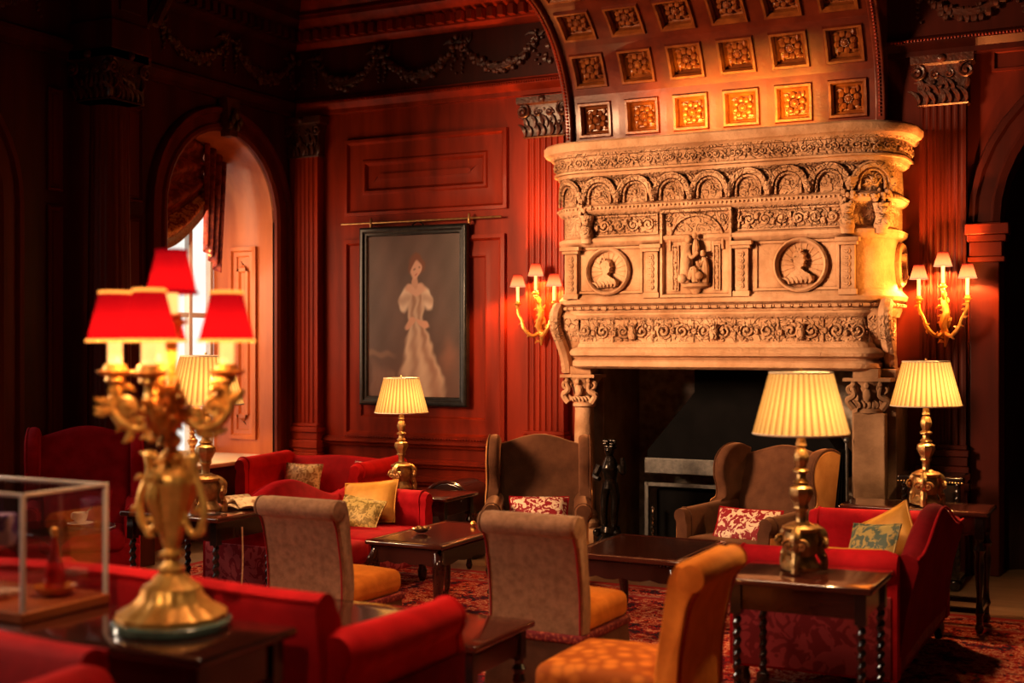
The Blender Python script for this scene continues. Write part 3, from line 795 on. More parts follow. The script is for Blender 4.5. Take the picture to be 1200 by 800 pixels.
Pq = [(NX-.115, 2.15)]+[(NX-.115*cos(PI*k/10), 2.56+.09*sin(PI*k/10)) for k in range(11)]+[(NX+.115, 2.15)]
m.loft([[FRONT(a, z, .024) for a, z in Pq], [FRONT(a, z, .022) for a, z in Pq]])
m.build('niche_back', 'stone', niche)
m = MB()
m.loft([[(NX+w*cos(a), YF-.03-w*.5*sin(a), z) for a in [PI*k/8 for k in range(9)]] for z, w in ((2.05, .015), (2.08, .03), (2.12, .05), (2.14, .11), (2.165, .12))])
def blob(a, z, d, r): m.ball(FRONT(NX+a, z, .03+d), r, 9, 7)
m.tube(smooth([FRONT(NX-.07, 2.17, .05), FRONT(NX-.065, 2.30, .06), FRONT(NX-.06, 2.40, .065), FRONT(NX-.045, 2.46, .06)]), lerpl([.055, .05, .045, .022], 19), 9)
blob(-.045, 2.50, .04, (.03, .03, .036))
m.tube(smooth([FRONT(NX-.05, 2.42, .08), FRONT(NX-.01, 2.36, .10), FRONT(NX+.035, 2.40, .09)]), .016, 7)
m.tube(smooth([FRONT(NX-.03, 2.20, .08), FRONT(NX+.01, 2.27, .10), FRONT(NX+.02, 2.17, .10)]), .03, 8)
m.tube(smooth([FRONT(NX+.01, 2.38, .07), FRONT(NX+.012, 2.44, .07), FRONT(NX+.01, 2.50, .06)]), lerpl([.028, .03, .015], 13), 8)
blob(.01, 2.525, .06, (.02, .02, .025))
m.tube(smooth([FRONT(NX+.075, 2.17, .05), FRONT(NX+.08, 2.28, .055), FRONT(NX+.07, 2.36, .05)]), lerpl([.035, .035, .018], 13), 8)
blob(.068, 2.39, .045, (.022, .022, .027))
m.tube(smooth([FRONT(NX+.07, 2.33, .07), FRONT(NX+.045, 2.29, .09), FRONT(NX+.03, 2.33, .1)]), .012, 6)
blob(.045, 2.22, .07, .035); blob(-.085, 2.2, .06, .04)
m.build('figure_group', 'stone', niche)
# ---------------- lintel under the body
m = MB(); XL2, XR2, R2 = -1.20, 1.13, .12
sweep(m, [(-.10, 1.50), (.03, 1.505), (.06, 1.525), (.06, 1.56), (.03, 1.585), (.035, 1.595), (.075, 1.61), (.085, 1.635), (.07, 1.655), (.02, 1.675), (.01, 1.70), (.0, 1.71), (.0, 1.89), (.03, 1.91), (.045, 1.93), (.04, 1.945), (-.02, 1.955)], XL2, XR2, YF+.02, R2)
lint = m.build('lintel', 'stone', fire, angle=35)
PL2 = Plan(XL2, XR2, YF+.02, R2); m = MB()
sl2 = (.58-R2)+PI/2*R2
W2 = XR2-XL2-2*R2; nseg = 7
for i in range(nseg):
    a = sl2-.12+(W2+.24)*i/nseg; b = sl2-.12+(W2+.24)*(i+1)/nseg
    foliage(m, PL2.at, a+.015, b-.015, 1.715, 1.885, .013, 20+i, 1.2)
    m.tube([PL2.at(b, 1.715, .004), PL2.at(b, 1.885, .004)], .008, 4)
    if i % 2:
        c = (a+b)/2; m.lathe([(.01, 1.73), (.03, 1.74), (.04, 1.79), (.03, 1.83), (.045, 1.85)], (PL2.at(c, 0, .01)[0], PL2.at(c, 0, .01)[1], 0), 10)
m.build('foliage_frieze', 'stone', lint)
# scroll consoles on both sides under the body
for sx in (-1, 1):
    x1 = XR if sx > 0 else XL; xa = XR2 if sx > 0 else XL2
    m = MB(); poly = [(-.02, 2.0), (-.50, 2.0), (-.57, 1.93), (-.55, 1.82), (-.44, 1.70), (-.36, 1.58), (-.33, 1.47), (-.02, 1.47)]
    e = .0
    m.prism(poly, min(xa-sx*.02, x1-sx*.04), max(xa-sx*.02, x1-sx*.04), 'x')
    sm = smooth([(x1-sx*.02, y-.02, z) for y, z in poly[1:7]], 5)
    m.tube(sm, .05, 8)
    for i in range(2, len(sm)-1, 2): m.ball((sm[i][0]+sx*.02, sm[i][1]-.03, sm[i][2]), .022, 6, 5)
    CS = lambda s, z, d=0: (x1-sx*.04+sx*d, s, z)
    foliage(m, CS, -.34, -.05, 1.75, 1.95, .012, 31); scroll(m, CS, -.20, 1.62, .08, 1, 0, 1.6, .016)
    m.build('scroll_console', 'stone', fire, bevel=.008)
# columns with capitals
def column(x, y, sx):
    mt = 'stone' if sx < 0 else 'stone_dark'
    c = MB()
    if sx < 0:
        c.lathe([(.085, .36), (.082, .9), (.075, 1.2)], (x, y, 0), 18)
        c.lathe([(.12, .22), (.125, .26), (.10, .29), (.105, .32), (.085, .36)], (x, y, 0), 18); c.box(x-.14, x+.14, y-.14, y+.14, 0, .22)
    else:
        c.box(x-.09, x+.14, y-.08, y+.05, .0, 1.2)
        for e, a, b in ((.05, 0, .36), (.03, .36, .40), (.045, .40, .46), (.02, .46, .50)): c.box(x-.09-e, x+.14+e, y-.08-e, y+.05+e, a, b)
    c = c.build('column', mt, fire, angle=35, bevel=0 if sx < 0 else .012)
    m = MB(); mp = lambda s, z, d=0: (x+s+(0.02 if sx > 0 else 0), y-d, z)
    m.lathe([(.08, 1.19), (.095, 1.20), (.095, 1.22), (.085, 1.23), (.09, 1.32), (.12, 1.40), (.15, 1.43)], (x+(0.02 if sx > 0 else 0), y, 0), 16)
    m.box(x-.15, x+.15+(.04 if sx > 0 else 0), y-.15, y+.10, 1.43, 1.455)
    for s in (-1, 1):
        scroll(m, mp, s*.115, 1.375, .05, s, PI/2, 1.3, .014, .10)
        m.tube(smooth([mp(s*.10, 1.23, .09), mp(s*.14, 1.29, .10), mp(s*.09, 1.33, .12), mp(s*.10, 1.39, .13)]), lerpl([.028, .026, .02, .012], 19), 7)
        m.ball(mp(s*.095, 1.41, .13), .022, 7, 6)
    m.ball(mp(0, 1.33, .11), (.035, .03, .05), 8, 6); m.ball(mp(0, 1.40, .13), .026, 7, 6)
    for k in range(7): leaf(m, mp, -.09+.03*k, 1.235, .06, PI/2+random.uniform(-.5, .5), .012, .09)
    m.build('capital', mt, c)
    m = MB(); m.lathe([(.06, 1.455), (.065, 1.50), (.08, 1.52)], (x, y, 0), 12); m.box(x-.09, x+.09, y-.08, y+.12, 1.455, 1.52)
    m.build('impost_block', mt, c)
column(-1.17, -.46, -1); column(1.10, -.50, 1)
# jambs, side piers and fire chamber
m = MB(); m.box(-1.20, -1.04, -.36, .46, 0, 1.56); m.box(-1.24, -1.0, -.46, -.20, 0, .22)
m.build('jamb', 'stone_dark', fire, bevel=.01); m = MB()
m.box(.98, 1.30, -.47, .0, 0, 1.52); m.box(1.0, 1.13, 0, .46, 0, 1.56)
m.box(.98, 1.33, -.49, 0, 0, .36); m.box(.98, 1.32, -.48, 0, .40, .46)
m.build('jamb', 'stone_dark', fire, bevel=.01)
m = MB(); m.box(-1.04, 1.0, .44, .5, 0, 1.75); m.build('brick_back', 'brick', fire)
m = MB(); m.box(-1.2, 1.1, -.3, .5, 1.55, 1.6); m.build('throat', 'soot', fire)
m = MB()   # iron smoke hood
def hood_ring(xa, xb, y, z): return [(xa, .42, z), (xa, y, z), (xb, y, z), (xb, .42, z)]
m.loft([hood_ring(-.80, .80, .0, .64), hood_ring(-.80, .80, 0, .82), hood_ring(-.43, .43, .12, 1.30), hood_ring(-.43, .43, .12, 1.56)])
hood = m.build('smoke_hood', 'soot', fire)
m = MB(); m.box(-.82, .82, -.02, 0, .63, .76); m.build('hood_rim', 'iron', hood, bevel=.006)
m = MB(); m.box(-.78, .78, -.06, -.04, .53, .56); m.box(-.80, -.77, -.06, -.03, 0, .56); m.box(.77, .80, -.06, -.03, 0, .56); m.build('fire_guard_bar', 'iron', fire)
m = MB(); m.box(-.74, .74, .05, .42, .0, .50); m.build('fire_basket', 'soot', fire, bevel=.02)
m = MB(); m.tube([(-.72+.0, -.08+.016*sin(k*1.1), .06+.008*k) for k in range(34)], .012, 6); m.ball((-.72, -.08, .35), .02, 7, 6); m.build('twisted_poker', 'steel', fire)
m = MB(); m.rbox(-1.35, 1.35, -.95, .44, 0, .03, .01); m.build('hearth_slab', 'stone_dark', fire)
# gathered spark curtain on a pole at the right of the opening
m = MB(); 
def sc(u, v):
    w = .03+.13*(1-v)**1.2; return (.96-w*(1-u)*1.6, -.60-.02*sin(u*34)*(1-.3*v), .05+.88*v)
m.grid(sc, 60, 10); cur = m.build('spark_curtain', 'soot', fire, solid=.006)
m = MB(); m.tube([(.97, -.60, 0.03), (.97, -.60, 1.0)], .012, 8); m.ball((.97, -.60, 1.0), .025, 8, 6); m.build('curtain_pole', 'iron', cur)
# andiron statues
def andiron(x, y, label):
    t = thing('andiron', label, 'andiron', (x, y, .03))
    m = MB(); m.lathe([(.13, 0), (.135, .02), (.10, .05), (.12, .09), (.09, .13), (.06, .17), (.085, .21), (.075, .25)], (0, 0, 0), 12)
    for k in range(3):
        a = k*2*PI/3-PI/2; m.tube(smooth([(.07*cos(a), .07*sin(a), .16), (.13*cos(a), .13*sin(a), .10), (.12*cos(a), .12*sin(a), .03), (.16*cos(a), .16*sin(a), .015)]), lerpl([.03, .04, .03, .022], 19), 7)
        m.ball((.10*cos(a+1), .10*sin(a+1), .2), .035, 7, 6)
    m.build('base', 'bronze', t)
    m = MB()   # one continuous standing figure
    for s in (-1, 1):
        m.tube(smooth([(s*.04, -.01, .24), (s*.045, -.015, .36), (s*.045, 0, .48), (s*.02, 0, .58)]), lerpl([.022, .03, .035, .045], 19), 9)
        m.tube(smooth([(s*.085, 0, .72), (s*.115, -.02, .64), (s*.06, -.07, .62)]) if s < 0 else smooth([(s*.085, 0, .72), (s*.125, -.03, .68), (s*.12, -.04, .79)]), lerpl([.03, .026, .018], 13), 8)
    m.tube(smooth([(0, 0, .54), (0, .005, .62), (0, 0, .70), (0, 0, .75), (0, -.005, .80)]), lerpl([.055, .05, .07, .055, .026], 25), 10)
    m.ball((0, -.01, .845), (.04, .045, .055), 10, 8); m.ball((0, -.05, .84), (.01, .014, .014), 6, 5)
    m.build('figure', 'bronze', t)
    m = MB()
    for k in range(14): m.ball((.038*cos(k*.9), .04*sin(k*.9)+.0, .87+.02*(k % 3)), .020, 6, 5)
    m.build('hair', 'bronze', t)
    m = MB(); m.tube([(0, .05, .12), (0, .2, .12), (0, .45, .1)], .02, 7); m.build('log_bar', 'bronze', t)
    return t
andiron(3.57, -.74, 'black bronze figure andiron standing left of the hearth beside the wing chair')
# ------------------------------------------------------------------ furniture kit (local: front is -y, width along x)
def barley(mb, x, y, z0, z1, r=.02, turns=None):
    h = z1-z0; n = int(h/.012)+2; turns = turns or h/.046
    def ring(i):
        t = i/(n-1); a0 = turns*2*PI*t
        return [(x+r*.2*cos(a0)+r*.78*cos(2*PI*j/8), y+r*.2*sin(a0)+r*.78*sin(2*PI*j/8), z0+h*t) for j in range(8)]
    mb.loft([ring(i) for i in range(n)])
def twist_table(name, label, cat, loc, W, D, H, rz=0, group=None, top='table_top', leg='twist', stretch=True):
    t = thing(name, label, cat, loc, rz, group)
    m = MB(); m.rbox(-W/2, W/2, -D/2, D/2, H-.03, H, .012, 3); m.build('tabletop', top, t)
    m = MB(); a = .045
    m.box(-W/2+a, W/2-a, -D/2+a, -D/2+a+.02, H-.14, H-.03); m.box(-W/2+a, W/2-a, D/2-a-.02, D/2-a, H-.14, H-.03)
    m.box(-W/2+a, -W/2+a+.02, -D/2+a, D/2-a, H-.14, H-.03); m.box(W/2-a-.02, W/2-a, -D/2+a, D/2-a, H-.14, H-.03)
    m.build('apron', 'table', t, bevel=.003)
    for sx in (-1, 1):
        for sy in (-1, 1):
            x, y = sx*(W/2-.055), sy*(D/2-.055); m = MB()
            m.box(x-.024, x+.024, y-.024, y+.024, H-.16, H-.03)
            if leg == 'twist':
                barley(m, x, y, .17, H-.16, .022); m.box(x-.024, x+.024, y-.024, y+.024, .09, .17); m.lathe([(.016, 0), (.03, .02), (.03, .06), (.018, .09)], (x, y, 0), 10)
            else:
                m.lathe([(.016, 0), (.026, .03), (.018, .06), (.018, .10), (.028, .12), (.02, .15), (.016, .22), (.03, (H-.16)*.72), (.022, (H-.16)*.82), (.034, (H-.16)*.88), (.02, (H-.16)*.94), (.024, H-.16)], (x, y, 0), 12)
            m.build('leg', 'black', t, bevel=.002)
    if stretch:
        m = MB(); w, d = W/2-.055, D/2-.055
        for s in (-1, 1): m.box(-w, w, s*d-.014, s*d+.014, .115, .145); m.box(s*w-.014, s*w+.014, -d, d, .115, .145)
        m.build('stretcher', 'black', t, bevel=.003)
    return t
def cabriole(mb, x, y, z1, s=1):
    ax, ay = (1 if x > 0 else -1), (1 if y > 0 else -1)
    P = smooth([(x, y, z1), (x+.02*ax, y+.02*ay, z1*.80), (x+.005*ax, y+.005*ay, z1*.5), (x-.012*ax, y-.012*ay, z1*.22), (x+.005*ax, y+.005*ay, z1*.08), (x+.022*ax, y+.022*ay, .015), (x+.024*ax, y+.024*ay, 0)], 5)
    mb.tube(P, [v*s for v in lerpl([.038, .042, .030, .020, .016, .028, .026], len(P))], 9)
def coffee_table(name, label, loc, W, D, H, rz=0):
    t = thing(name, label, 'coffee table', loc, rz)
    m = MB(); m.rbox(-W/2, W/2, -D/2, D/2, H-.028, H, .012, 3)
    m.frame(lambda s, z, d=0: (s, z, H+d), -W/2+.03, W/2-.03, -D/2+.03, D/2-.03, [(0, 0), (.004, .004), (.012, .004), (.016, .0005)], True); m.build('tabletop', 'table_top', t)
    m = MB(); a = .03; n = 12
    for s in (-1, 1):
        m.loft([[(-W/2+a+(W-2*a)*i/n, s*(D/2-a)-s*e, z) for e, z in ((0, H-.03), (.0, H-.12-.015*abs(sin(PI*i/3))), (.02, H-.12-.015*abs(sin(PI*i/3))), (.02, H-.03))] for i in range(n+1)])
        m.loft([[(s*(W/2-a)-s*e, -D/2+a+(D-2*a)*i/n, z) for e, z in ((0, H-.03), (.0, H-.12-.015*abs(sin(PI*i/3))), (.02, H-.12-.015*abs(sin(PI*i/3))), (.02, H-.03))] for i in range(n+1)])
    for k in range(int((W-.06)/.02)):
        for s in (-1, 1): m.ball((-W/2+.04+.02*k, s*(D/2-.02), H-.035), .007, 5, 4)
    for k in range(int((D-.06)/.02)):
        for s in (-1, 1): m.ball((s*(W/2-.02), -D/2+.04+.02*k, H-.035), .007, 5, 4)
    m.build('apron', 'table', t)
    for sx in (-1, 1):
        for sy in (-1, 1):
            m = MB(); cabriole(m, sx*(W/2-.06), sy*(D/2-.06), H-.06); 
            m.ball((sx*(W/2-.03), sy*(D/2-.03), H-.13), (.03, .03, .045), 8, 6); m.build('leg', 'table', t)
    return t
def seatcurve(W): pass
def sofa(name, label, loc, rz, W=1.7, D=.72, sh=.40, Ha=.66, He=.66, Hp=.84, mt='red', outer='damask', backmat=None, rake=.10, cush=2, group='red sofas around the rug', flare=0, cat='sofa'):
    t = thing(name, label, cat, loc, rz, group); aw = .15
    m = MB(); m.rbox(-W/2+.04, W/2-.04, -D/2+.03, D/2-.02, .13, sh-.145, .03); m.build('base', outer, t)
    cw = (W-2*aw)/cush
    for i in range(cush):
        m = MB(); x = -W/2+aw+cw*i; m.rbox(x+.004, x+cw-.004, -D/2, D/2-.16, sh-.155, sh, .055, 4, .02); m.build('seat_cushion', mt, t)
    # camel back, lofted across the width
    rings = []; n = 28
    for i in range(n+1):
        u = i/n; x = -W/2+.10+(W-.20)*u; k = 2*u-1
        h = He+(Hp-He)*(.5+.5*cos(PI*min(1, abs(k)*1.12)))+flare*max(0, abs(k)-.8)/.2
        yo = D/2-.03; yt = yo+rake; r = .055
        ring = [(x, yo, .12), (x, yo+rake*.45, .12+(h-.12)*.55), (x, yt, h-r)]
        ring += [(x, yt-r+r*cos(a), h-r+r*sin(a)) for a in [PI*j/6 for j in range(1, 7)]]
        ring += [(x, yt-2.4*r, h-r*1.6), (x, yo-.14+rake*.3, sh), (x, yo-.17, sh-.15), (x, yo-.15, .14)]
        rings.append(ring)
    m = MB(); m.loft(rings); bk = m.build('back', backmat or mt, t, angle=60)
    m = MB(); m.tube([(r_[3][0], r_[3][1]+.004, r_[3][2]+.01) for r_ in rings], .007, 6); m.build('piping', mt, bk)
    for s in (-1, 1):
        rings = []
        for j in range(15):
            v = j/14; y = -D/2+.015+(D-.03)*v; h = Ha+(.02*v*v); rr = .082-(.012*(1-v))
            e = .0 if 0 < j < 14 else -.02
            cxr = s*(W/2-.075)
            ring = [(s*(W/2-.13), y, .13), (s*(W/2-.135), y, .45), (s*(W/2-.135), y, h-.13)]
            ring += [(cxr+s*(rr+e)*cos(a), y, h-rr+(rr+e)*sin(a)) for a in [PI+.35-(PI+1.3)*q/12 for q in range(13)]]
            ring += [(s*(W/2-.03), y, h-.19), (s*(W/2-.03), y, .13)]
            rings.append(ring)
        m = MB(); m.loft(rings); ar = m.build('arm', mt, t, angle=55)
        m = MB(); m.tube([(p[0], p[1]-.002, p[2]) for p in rings[1]], .007, 6, True)
        m.build('piping', mt, ar)
        m = MB(); m.box(s*(W/2-.034), s*(W/2-.020), -D/2+.03, D/2-.04, .14, Ha-.19); m.build('side_panel', outer, t, bevel=.004)
        for sy in (-1, 1):
            m = MB(); m.lathe([(.018, 0), (.03, .03), (.034, .07), (.025, .10), (.035, .14)], (s*(W/2-.08), sy*(D/2-.07), 0), 12); m.build('leg', 'black', t)
    return t
def wing_chair(name, label, loc, rz, mt='brown', outer='tan', W=.78, D=.76, H=1.05, group='winged armchairs'):
    t = thing(name, label, 'armchair', loc, rz, group)
    m = MB(); m.rbox(-W/2+.03, W/2-.03, -D/2+.03, D/2-.06, .17, .36, .03); m.build('base', outer, t)
    m = MB(); m.rbox(-W/2+.13, W/2-.13, -D/2, D/2-.2, .30, .43, .05, 4, .015); m.build('seat_cushion', mt, t)
    rings = []; n = 16; yb = D/2-.12
    for i in range(n+1):
        u = i/n; x = (-W/2+.07)+(W-.14)*u; k = 2*u-1
        h = H-.035*k*k+.02*cos(PI*k)-.02
        ring = [(x, yb+.05, .17), (x, yb+.10, .6), (x, yb+.17, h-.04)]+[(x, yb+.125+.045*cos(a), h-.04+.04*sin(a)) for a in [PI*j/6 for j in range(7)]]
        ring += [(x, yb+.03, .75), (x, yb-.035+.01*k*k, .52), (x, yb-.05, .34), (x, yb-.03, .18)]
        rings.append(ring)
    m = MB(); m.loft(rings); m.build('back', mt, t, angle=60)
    for s in (-1, 1):
        # wing: rounded sheet from the back edge sweeping forward and down to the arm
        prof = [(yb+.15, H-.03), (yb+.04, H+.0), (yb-.08, H-.02), (yb-.16, H-.09), (yb-.18, H-.20), (yb-.15, H-.30), (yb-.16, H-.37), (yb-.22, .60), (yb-.20, .50), (yb+.06, .50)]
        prof = [(p.x, p.y) for p in smooth([Vector((a, b, 0)) for a, b in prof], 4)]
        def lay(dx, sc): 
            c = (yb-.02, .78); return [(s*(W/2-.055+dx+.03*max(0, (yb-p[0]))), c[0]+(p[0]-c[0])*sc, c[1]+(p[1]-c[1])*sc) for p in prof]
        m = MB(); m.loft([lay(-.045, .90), lay(-.035, .97), lay(-.012, 1.0), lay(.012, 1.0), lay(.035, .97), lay(.04, .92)]); wg = m.build('wing', mt, t, angle=60)
        m = MB(); m.loft([lay(.040, .925), lay(.046, .91)]); m.build('wing_outside', outer, wg)
        m = MB(); m.tube(lay(.034, .985), .006, 5, True); m.build('piping', mt, wg)
        rings = []; Ha = .62
        for j in range(11):
            v = j/10; y = -D/2+.05+(yb-.02+D/2-.05)*v; h = Ha-.02+.03*v; r = .062+(.0 if 0 < j < 10 else -.015)
            ring = [(s*(W/2-.13), y, .2), (s*(W/2-.13), y, h-.10)]+[(s*(W/2-.07)+s*r*cos(a), y, h-r+r*sin(a)) for a in [PI+.3-(PI+1.2)*q/10 for q in range(11)]]+[(s*(W/2-.045), y, h-.15), (s*(W/2-.045), y, .2)]
            rings.append(ring)
        m = MB(); m.loft(rings); am = m.build('arm', mt, t, angle=55)
        m = MB(); m.tube([(p[0], p[1]-.004, p[2]) for p in rings[1]], .007, 5, True); m.build('piping', mt, am)
        m = MB(); m.box(s*(W/2-.047), s*(W/2-.034), -D/2+.06, yb, .2, .48); m.build('outside_panel', outer, am)
        m = MB(); cabriole(m, s*(W/2-.09), -D/2+.09, .19, .9); m.build('leg', 'table', t)
        m = MB(); m.tube([(s*(W/2-.1), yb-.02, .19), (s*(W/2-.1), yb+.04, .1), (s*(W/2-.1), yb+.09, 0)], [.026, .022, .018], 8); m.build('leg', 'table', t)
    return t
def scroll_chair(name, label, loc, rz, mt='beige', seat='orange', skirt='brown', W=.49, D=.54, H=.91, group='scroll-back upholstered chairs', quilt=None):
    t = thing(name, label, 'chair', loc, rz, group); yb = D/2-.10
    # back profile (y, z), extruded across x: concave front, top rolling over to the rear
    out = smooth([Vector((yb+.095, .36, 0)), Vector((yb+.10, .55, 0)), Vector((yb+.135, .74, 0)), Vector((yb+.165, H-.10, 0))], 5)
    inn = smooth([Vector((yb+.09, H-.005, 0)), Vector((yb+.055, H-.07, 0)), Vector((yb+.03, .68, 0)), Vector((yb+.0, .50, 0)), Vector((yb+.01, .36, 0))], 5)
    rollc = (yb+.145, H-.052); roll = arc(rollc[0], rollc[1], .052, -PI/2-.2, PI*.86-PI*2*0, 14)
    roll = [(rollc[0]+.052*cos(a), rollc[1]+.052*sin(a)) for a in [-1.2+(PI*.5+1.2+.55)*i/12 for i in range(13)]]
    prof = [(p.x, p.y) for p in out]+roll+[(p.x, p.y) for p in inn]
    c = (yb+.07, .65)
    def lay(x, sc): return [(x, c[0]+(p[0]-c[0])*(sc if p[0] > -9 else 1), c[1]+(p[1]-c[1])*(1-(1-sc)*.15)) for p in prof]
    m = MB(); m.loft([lay(-W/2+.0, .82), lay(-W/2+.010, .95), lay(-W/2+.025, 1)]+[lay(-W/2+.025+(W-.05)*i/4, 1) for i in range(1, 4)]+[lay(W/2-.025, 1), lay(W/2-.010, .95), lay(W/2, .82)])
    bk = m.build('back', mt, t, angle=50)
    for s in (-1, 1):
        m = MB(); m.tube([(s*(W/2-.014), p.x+.003, p.y) for p in out], .0045, 5); m.build('piping', 'piping', bk)
        m = MB(); m.lathe([(.053, 0), (.05, .008), (.02, .012)], (0, 0, 0), 16); m.v = [(s*(W/2-.004+v[2]), rollc[0]+v[0], rollc[1]+v[1]) for v in m.v]; m.build('roll_end', mt, bk)
    m = MB(); m.rbox(-W/2+.0, W/2-.0, -D/2, yb+.03, .36, .485, .045, 4, .025); m.build('seat', seat, t)
    m = MB(); m.rbox(-W/2-.006, W/2+.006, -D/2-.006, yb+.115, .325, .365, .012); m.build('braid', 'braid', t)
    # box-pleated skirt
    def ring(z, f):
        x0, x1, y0, y1 = -W/2-f, W/2+f, -D/2-f, yb+.105+f; g = .012+f*.4; P = []
        for (ax, ay), (bx, by) in (((x0, y0), (x1, y0)), ((x1, y0), (x1, y1)), ((x1, y1), (x0, y1)), ((x0, y1), (x0, y0))):
            dx, dy = bx-ax, by-ay; L = math.hypot(dx, dy); dx /= L; dy /= L
            P += [(ax+dx*.002-dy*g, ay+dy*.002+dx*g, z), (ax+dx*.012, ay+dy*.012, z)]
            for q in (.25, .5, .75): P.append((ax+dx*L*q-dy*.004*(q == .5), ay+dy*L*q+dx*.004*(q == .5), z))
            P += [(bx-dx*.012, by-dy*.012, z)]
        return P
    m = MB(); m.loft([ring(.335, -.004), ring(.2, .006), ring(.03, .022)]); m.build('skirt', skirt, t, angle=30)
    for sx in (-1, 1):
        for sy in (-1, 1):
            m = MB(); m.lathe([(.014, 0), (.02, .03)], (sx*(W/2-.05), sy*(D/2-.07), 0), 8); m.build('leg', 'black', t)
    return t
def cushion(name, label, loc, mt, w=.42, h=.42, th=.14, tilt=.35, rz=0, group='cushions on the sofas and wing chairs', piping=None, roll=0):
    """square cushion standing on edge, its face towards local -y, leaning back"""
    t = thing(name, label, 'cushion', loc, rz, group)
    def surf(sgn):
        def f(u, v):
            a, b = 2*u-1, 2*v-1
            e = max(0, (1-a*a)*(1-b*b))**.42
            pin = 1-.07*(1-abs(a))*0-.06*(1-a*a)*abs(b)-.06*(1-b*b)*abs(a)
            x, z, y = a*w/2*pin, b*h/2*pin, sgn*th/2*e
            x, z = x*cos(roll)-z*sin(roll), x*sin(roll)+z*cos(roll)
            z += h/2*(abs(cos(roll))+abs(sin(roll)))*.93
            return (x, y*cos(tilt)+z*sin(tilt), z*cos(tilt)-y*sin(tilt))
        return f
    m = MB(); m.grid(surf(-1), 14, 14); m.grid(surf(1), 14, 14); m.build('cover', mt, t, angle=70)
    f = surf(0); edge = [f(i/14, 0) for i in range(14)]+[f(1, i/14) for i in range(14)]+[f(1-i/14, 1) for i in range(14)]+[f(0, 1-i/14) for i in range(14)]
    m = MB(); m.tube(edge, .006, 5, True); m.build('piping', piping or mt, t)
    return t
# ---------------- lamps
def lamp(name, label, loc, k=1.0, power=10, trim=None, style=0, metal='brass', group='pleated-shade table lamps'):
    t = thing(name, label, 'lamp', loc, 0, group)
    m = MB()
    if style == 0:
        m.lathe([(.085, .015), (.088, .03), (.07, .05), (.06, .075), (.072, .095), (.078, .14), (.07, .18), (.082, .19), (.085, .20), (.06, .212), (.035, .225)], (0, 0, 0), 18)
        for q in range(3):
            a = q*2*PI/3-PI/2; ca, sa = cos(a), sin(a)
            m.tube(smooth([(.05*ca, .05*sa, .20), (.095*ca, .095*sa, .165), (.085*ca, .085*sa, .10), (.105*ca, .105*sa, .05), (.10*ca, .10*sa, .012)]), lerpl([.02, .026, .022, .018, .02], 25), 7)
            mp = lambda s, z, d=0, ca=ca, sa=sa: ((.088+d)*ca-s*sa, (.088+d)*sa+s*ca, z)
            scroll(m, mp, .03, .13, .028, 1, 0, 1.4, .009, .01); scroll(m, mp, -.03, .13, .028, -1, PI, 1.4, .009, .01)
            m.ball((.10*ca, .10*sa, .13), (.02, .02, .03), 7, 6)
            for g in (-1, 1): leaf(m, mp, 0, .05, .05, PI/2+g*.6, .01, .01)
    else:
        m.lathe([(.09, 0), (.092, .015), (.08, .03), (.085, .045), (.05, .06), (.03, .09)], (0, 0, 0), 18)
    m.build('base', metal, t)
    m = MB(); z0 = .21 if style == 0 else .08
    ga = lambda a, z, r: 1+.05*cos(a*8)
    m.lathe([(.03, z0), (.022, z0+.015), (.022, z0+.06), (.034, z0+.075), (.03, z0+.09), (.042, z0+.115), (.054, z0+.14), (.05, z0+.165), (.028, z0+.18), (.036, z0+.19), (.022, z0+.205), (.02, z0+.225), (.036, z0+.235), (.036, z0+.243), (.02, z0+.255), (.03, z0+.28), (.034, z0+.30), (.026, z0+.33), (.016, z0+.345), (.024, z0+.352), (.02, z0+.37), (.016, z0+.40), (.03, z0+.41), (.03, z0+.42), (.012, z0+.425), (.012, z0+.46)], (0, 0, 0), 24, ga)
    m.build('stem', metal, t)
    zb, zt = .615, .885; rb, rt = .208, .137; np_ = 40
    def pl(a, z, r): return 1+.026*cos(a*np_)
    m = MB(); m.lathe([(rb+(rt-rb)*i/8, zb+(zt-zb)*i/8) for i in range(9)], (0, 0, 0), np_*6, pl, caps=False)
    sh = m.build('lamp_shade', 'shade', t, angle=60)
    for r, z in ((rb, zb), (rt, zt)): m = MB(); m.tube([(r*1.01*cos(2*PI*i/48), r*1.01*sin(2*PI*i/48), z) for i in range(48)], .0045, 6, True); m.build('shade_trim', trim or 'shade_rim', sh)
    m = MB(); m.ball((0, 0, .775), (.028, .028, .04), 10, 8); m.lathe([(.014, .60), (.014, .67), (.006, .675), (.006, .74)], (0, 0, 0), 10); m.build('bulb', 'flame', t)
    m = MB(); m.tube([(.13*cos(i*2*PI/3), .13*sin(i*2*PI/3), .87) for i in range(3)], .002, 4, True); m.tube([(0, 0, .66), (.06, 0, .7), (.06, 0, .82), (0, 0, .89)], .002, 4); m.ball((0, 0, .90), .008, 6, 5); m.build('shade_carrier', metal, t)
    point_light(t, (.025, -.02, .70), power, (1, .60, .25), .02)
    t.scale = (k, k, k); return t
